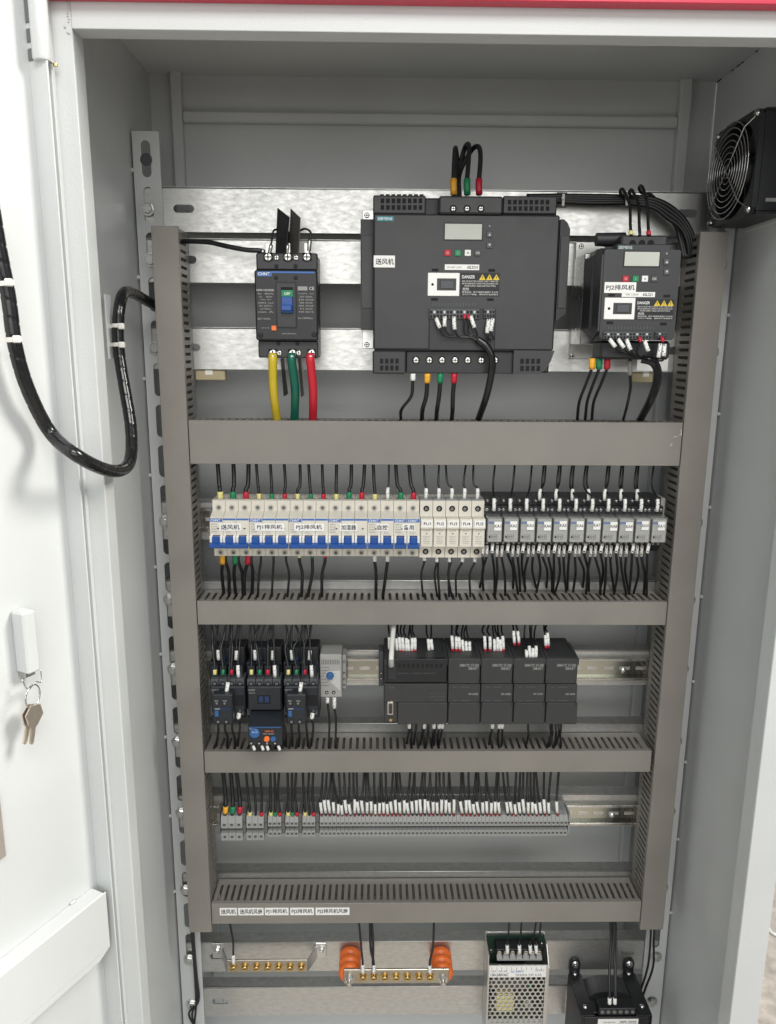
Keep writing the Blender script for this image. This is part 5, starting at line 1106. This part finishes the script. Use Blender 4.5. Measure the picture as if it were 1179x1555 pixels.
for j, q in enumerate(RB):
    u = 720+q/3.803; k = min(10, j//3); hi = (j % 3 == 2) or j == 32; tl = (-1.5 if j % 3 == 2 and j > 7 else 0)
    p0 = at(u+1, 826+(0 if hi else 3), -.008); p1 = at(u+tl, 841+(0 if hi else 5), -.014); L_ = (p1-p0).length
    ue = u+random.choice((-7, -5, -3, 4, 6, 9))*(.9); e = on_duct(1, ue, random.uniform(893, 904))
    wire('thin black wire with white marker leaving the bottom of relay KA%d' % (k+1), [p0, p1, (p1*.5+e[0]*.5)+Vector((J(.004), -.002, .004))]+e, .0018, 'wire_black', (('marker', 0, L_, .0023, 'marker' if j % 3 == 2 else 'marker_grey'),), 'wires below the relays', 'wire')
# contactors
for c, (ub, nmz) in enumerate(((319.5, 'contactor nearest the door-side duct'), (375, 'middle contactor'), (431, 'contactor beside the thermostat'))):
    for k, m in enumerate(('pale_yellow', 'green', 'red')):
        u = ub+7+k*12.5; p0 = at(u, 1024, -.004); wire('black wire with %s sleeve into the top of the %s' % (CN[m], nmz), [p0, at(u, 1013, -.002), at(u-1+J(4), 985, .008), at(u+J(7), 966, .02)]+under_duct(1, u+J(8)), .0017 if c else .0021, 'wire_black', (('sleeve', 0, .007, .0027, m),), 'wires into the contactors', 'wire')
    for j, (du, v0, v1, dt) in enumerate(((13, 1003, 987, -1), (39, 1003, 988, 1), (43, 1029, 1010, -1))):
        p0 = at(ub+du, v0, -.002 if j == 2 else .012); p1 = at(ub+du+dt, v1, .0 if j == 2 else .014)
        wire('thin black wire with white marker above the %s, %s of three' % (nmz, ORD[j]), [p0, p1, at(ub+du+J(4), 972, .02)]+under_duct(1, ub+du+J(9)), .0013, 'wire_black', (('marker', .001, (p1-p0).length, .0027, 'marker'),), 'marked wires at the contactors', 'wire')
    for j in range(3): wire('bare thin black wire behind the marked wires of the %s' % nmz, [at(ub+10+j*14, 1004, .02), at(ub+10+j*14+J(3), 985, .022), at(ub+12+j*14+J(5), 968, .024)]+under_duct(1, ub+12+j*14+J(6), .034), .0014, 'wire_black', (), 'bare wires behind the contactors', 'wire')
    if c != 1:
        p0 = at(ub+24, 1056, -.024); p1 = at(ub+27, 1036, -.020); wire('thin black wire with white marker across the face of the %s' % nmz, [p0, p1, at(ub+29, 1020, -.010), at(ub+30, 985, .012)]+under_duct(1, ub+32), .0013, 'wire_black', (('marker', 0, (p1-p0).length, .0028, 'marker'),), 'marked wires at the contactors', 'wire')
    p0 = at(ub+44, 1083, -.014); p1 = at(ub+43, 1091, -.016) if c != 1 else at(ub+50, 1090, -.016)
    wire('thin black wire with white marker below the %s' % nmz, [p0, p1, at(ub+45 if c != 1 else ub+58, 1105, .0)]+on_duct(2, ub+42 if c != 1 else ub+60, 1132), .0017, 'wire_black', (('marker', 0, (p1-p0).length, .0032, 'marker'),), 'wires below the contactors', 'wire')
    for j in range(3 if c != 1 else 2):
        u = ub+(12+j*11 if c != 1 else 48+j*4)
        wire('bare black wire running down from the %s into the duct' % nmz, [at(u, 1096 if c != 1 else 1090, -.02), at(u+J(1), 1108, -.006), at(u+1+J(3), 1120, .01)]+on_duct(2, u+J(4)+(0 if c != 1 else 8), 1133), .0018, 'wire_black', (), 'bare wires below the contactors', 'wire')
for j, (u, ue, v) in enumerate(((497.5, 499.5, 1067), (508, 509.5, 1075))):
    wire('thin black wire with white marker below the thermostat, %s of two' % ORD[j], [at(u, 1059, .016), at(u+.3, v, .016), at(ue+1, 1095, .018)]+on_duct(2, ue, 1134), .0017, 'wire_black', (('marker', .0, (at(u, 1059, .016)-at(u, v, .016)).length, .0029, 'marker'),), 'wires below the thermostat', 'wire')
# controller, above
PT = [(1, 150, 135, 200), (1, 167, 128, 198), (1, 183, 130, 200), (1, 199, 133, 202), (1, 213, 140, 203), (1, 229, 132, 200), (1, 245, 132, 196), (1, 318, 138, 200), (1, 336, 140, 198), (2, 443, 120, 190), (2, 462, 125, 192), (2, 480, 128, 192), (3, 499, 142, 210), (3, 517, 150, 214), (3, 533, 152, 214),
      (2, 614, 122, 192), (2, 640, 125, 192), (3, 663, 138, 205), (2, 680, 128, 200), (3, 697, 140, 208), (2, 711, 122, 192), (2, 768, 95, 160), (2, 792, 97, 158), (3, 833, 195, 240), (3, 852, 172, 240), (3, 866, 185, 244), (3, 882, 172, 240), (2, 933, 118, 176), (2, 947, 105, 172)]
for j, (kind, zx_, zy0, zy1) in enumerate(PT):
    u = 560+zx_/3.4676; v0 = 930+zy1/3.4676; v1 = 930+zy0/3.4676
    where = 'wide controller' if zx_ < 400 else 'first add-on module' if zx_ < 590 else 'second add-on module' if zx_ < 760 else 'third add-on module' if zx_ < 915 else 'last add-on module'
    Y0 = .004 if v0 < 993 else -.020; p0 = at(u+J(.6), v0+3, Y0-.004); p1 = at(u, v0-.5, Y0); p2 = at(u-1+J(1), v1, Y0+.005); L1 = (p1-p0).length; L2 = (p2-p1).length
    red = kind == 2 or (kind == 1 and j in (1, 2, 3, 5, 6))
    wire('thin black wire with white marker%s rising from the %s' % (' and red tip' if red else '', where), [p0, p1, p2, at(u-2+J(3), (v1+948)/2 if v1 > 960 else v1-6, .02)]+under_duct(1, u-2+J(5)), .0014, 'wire_black', ((('ferrule', 0, L1*1.05, .0021, 'red'),) if red else ())+(('marker', L1, L1+L2, .0023, 'marker'),), 'wires above the controller modules', 'wire')
wire('thick white braided cable at the corner of the wide controller', [at(595, 1012, -.034), at(594.5, 1000, -.032), at(596, 975, -.01), at(598, 955, .012)]+under_duct(1, 599), .0036, 'nylon', (('sleeve', 0, .010, .0042, 'terminal_grey'),), None, 'cable', 'shielded_cable', 10)
wire('thin black wire with white marker beside the braided cable', [at(592, 986, .0), at(591.5, 964, .008), at(590.5, 956, .016)]+under_duct(1, 590), .0014, 'wire_black', (('marker', 0, .017, .0026, 'marker'),), 'wires above the controller modules', 'wire')
# controller, below
for zx_, kind in ((215, 1), (225, 0), (250, 0), (285, 0), (293, 1), (315, 0), (345, 1), (352, 0), (372, 1), (388, 1), (652, 1), (688, 1), (704, 1), (840, 0), (957, 0), (968, 0), (985, 0), (1000, 0), (1013, 0)):
    u = 560+zx_/3.4676; where = 'wide controller' if zx_ < 400 else 'second add-on module' if zx_ < 760 else 'third add-on module' if zx_ < 915 else 'last add-on module'
    p0 = at(u, 1098, .0); wire('thin black wire%s dropping from under the %s' % (' with white marker' if kind else '', where), [p0, at(u, 1106, .002), at(u-1+J(2), 1116, .012)]+on_duct(2, u-2+J(3), 1131+J(3)), .0016, 'wire_black', (('marker', 0, .0085, .0028, 'marker'),) if kind else (), 'wires below the controller modules', 'wire')
# terminal row
TM = ['amber', 'green', 'red', 'pale_yellow', None, 'red', 'pale_yellow', 'green', 'red', 'pale_yellow', 'green', 'red', 'pale_yellow', None, 'red']
GN = ['widest terminals', 'second terminal cluster', 'third terminal cluster', 'fourth terminal cluster', 'cluster before the long row']
for i, u in enumerate(TERM):
    if i < 15:
        m = TM[i]; big = i < 3; r = .0030 if big else .0019; dv = 0 if not big else -4
        p0 = at(u+1, 1239+dv*.5, .021); pts = [p0, at(u+1 if not big else u+2, 1228+dv, .020), at(u+J(2), 1205, .026)]+under_duct(2, u+J(3)-(3 if i < 6 else 0))
        wire('%sblack wire%s into the %s' % ('thick ' if big else '', ' with %s sleeve' % CN[m] if m else ' without sleeve', GN[i//3]), pts, r, 'wire_black', (('sleeve', .001 if not big else .004, .0075 if not big else .015, r+.0012, m),) if m else (), 'wires into the terminal clusters', 'wire', 'wire', 8)
    else:
        if (i-15) in (33, 44, 56, 58, 59) : continue
        p0 = at(u, 1239.5, .021); dv = random.choice((-3, -2, 0, 1, 4))+J(1); p1 = at(u-.3, 1233+max(0, dv*.5), .018); p2 = at(u-1.6+J(1.7), 1217+dv, .018+J(.003)); L1 = (p1-p0).length; L2 = (p2-p1).length; g = u+random.choice((-9, -6, -4, -2, 0, 2, 3))
        red = random.random() < .6
        wire('thin black wire with white marker plugged into the long terminal row', [p0, p1, p2, at((u+g)/2-1, 1196, .024)]+under_duct(2, g, .03+J(.008)), .00175, 'wire_black', ((('ferrule', 0, L1*1.1, .0021, 'dark_red'),) if red else ())+(('marker', L1*.9, L1+L2, .0023, 'marker'),), 'marked wires along the long terminal row', 'wire')
# wires at the bottom devices
def up(u, v, Y, um, vm, ue, r, ml, lab, grp): 
    p0 = at(u, v, Y); return wire(lab, [p0, at(u-.5, v-18, Y+.002), at(um, vm, Y+.01)]+under_duct(3, ue), r, 'wire_black', (('marker', .001, ml, .0029, 'marker'),), grp, 'wire', 'wire', 8)
up(355, 1464, .022, 354, 1428, 347, .0017, .016, 'thin black wire with white marker on the first screw of the earth bar', 'wires on the bars')
up(551.5, 1478, .001, 549, 1440, 544, .0017, .015, 'thin black wire with white marker on the first screw of the insulated bar', 'wires on the bars')
up(568, 1478, .001, 563, 1438, 562, .0020, .015, 'paired black wire with white marker on the second screw of the insulated bar', 'wires on the bars'); up(567, 1478, .001, 567, 1436, 564, .0020, .001, 'bare black wire alongside the paired wire on the insulated bar', 'wires on the bars')
up(653.5, 1478, .001, 658, 1436, 659, .0017, .014, 'thin black wire with white marker on the last screw of the insulated bar', 'wires on the bars')
for j, (u, ue) in enumerate(((771, 773), (789.5, 792.5), (806, 816), (815, 822))): up(u, 1448, .024, u+1 if j < 2 else u+4, 1425, ue, .0015, .015, 'thin black wire with white marker at the power supply, %s of four' % ORD[j], 'wires into the power supply')
for j, (u, ue) in enumerate(((926, 925), (934, 929), (935.5, 933))):
    p0 = at(u, 1524, -.035); wire('black wire dropping into the transformer terminals, %s of three' % ORD[j], [p0, at(u, 1508, -.032), at(u, 1470, -.01), at(ue+3, 1430, .015)]+under_duct(3, ue), .0019, 'wire_black', (('marker', 0, .010, .003, 'white'),) if j < 2 else (), 'wires into the transformer', 'wire', 'wire', 8)
for j in range(3): wire('black wire running down the door-side post below the duct, %s of three' % ORD[j], [at(290+j*2, 1400, .03), at(292+j*1.5, 1430, .035), at(296+j*1.5, 1480, .045), at(298+j*2, 1520, .05), at(297-j*5, 1540, .046), at(294+j*5, 1570, .04)], .0017, 'wire_black', (), 'wires beside the door-side post', 'wire', 'wire', 8)
for j in range(2): wire('black wire bending from the fan-side duct towards the transformer, %s of two' % ORD[j], [at(989+j*5, 1400, .03), at(988+j*5, 1430, .03), at(984+j*8, 1468, .03), at(973+j*6, 1505, .03), at(966+j*4, 1535, .028)], .0018, 'wire_black', (), 'wires beside the fan-side post', 'wire', 'wire', 8)
# spiral-wrapped loom from the door into the cabinet
DPX = [(-14, 300), (-2, 372), (13, 450), (24, 528), (44, 594), (77, 657)]
P = []
for (u, v) in DPX:
    a, z = dpos(u, v, .022); P.append(dw(a, .022, z))
P += [at(116, 691, -.29), at(160, 713, -.245), at(187, 713, -.205), at(199, 694, -.175), at(199, 648, -.150), at(190.5, 594, -.135), at(182.5, 545, -.125), at(179.5, 504, -.122), at(182, 466, -.115), at(189, 445, -.09), at(204, 446, -.04), at(220, 455, .0), at(240, 466, .035)]
path = smooth(P, 16)
LL = [0]
for a, b in zip(path, path[1:]): LL.append(LL[-1]+(b-a).length)
fine = along(path, 0, LL[-1], 420); step = LL[-1]/420
def wrap(k, th):
    s = k*step; ph = (s/.017+th/(2*math.pi)) % 1.0
    return .0068*(1.0 if .08 < ph < .98 else .92)
loom = bpy.data.objects.new('spiral_loom', MB('sheath').tube(fine, .008, 18, wrap).mesh('spiral_loom', fine[0])); COL.objects.link(loom); loom.location = fine[0]; tag(loom, 'thick black spiral-wrapped cable loom looping from the open door into the cabinet', 'cable', None, 'thing')
off = [p+DN*.009+DD*(-.007) for p in path[:int(len(path)*.42)]]
def loom_tie(k, lab, wall):
    p = fine[k]; tn = (fine[k+1]-fine[k-1]).normalized()
    t = Thing('cable_tie', lab, 'cable tie', p, 'nylon ties on the spiral loom'); t.w('strap', MB('nylon').lathe(p-tn*.0022, tn, [(0, .0075), (.0044, .0075)], 18))
    side = tn.cross(Vector((0, -1, 0))).normalized()
    q = p+Vector((.006, -.0075, 0)); t.w('tie_head', MB('nylon').box(q.x-.003, q.x+.0035, q.y-.0035, q.y+.0025, q.z-.0034, q.z+.0034, .001))
    if wall: t.w('strap_tail', MB('nylon').box(p.x-.014, p.x-.006, p.y-.003, p.y-.0018, p.z-.0022, p.z+.0022))
def near(u, v):
    best = min(range(5, 415), key=lambda k: (lambda d: ((d.dot(RT)/d.dot(FW)*F+PW/2-u)**2+(PH/2-d.dot(UP)/d.dot(FW)*F-v)**2))(fine[k]-EYE)); return best
loom_tie(near(12, 429), 'white nylon tie on the door, upper of two on the loom', True); loom_tie(near(23, 516), 'white nylon tie on the door, lower of two on the loom', True)
loom_tie(near(181, 496), 'white nylon tie holding the loom to the frame, upper of two', True); loom_tie(near(180, 523), 'white nylon tie holding the loom to the frame, lower of two', True)
t = Thing('tie_bracket', 'small white plate behind the loom on the cabinet frame', 'bracket', at(168, 540, -.13)); a = at(160, 446, -.14); b = at(176, 545, -.12)
t.w('plate', MB('paint').box(a.x-.003, b.x-.004, -.135, -.132, b.z, a.z, .001)); t.w('plate_return', MB('paint').box(b.x-.004, b.x-.0025, -.135, -.115, b.z, a.z, .0004))
print('OBJS', len(bpy.data.objects))
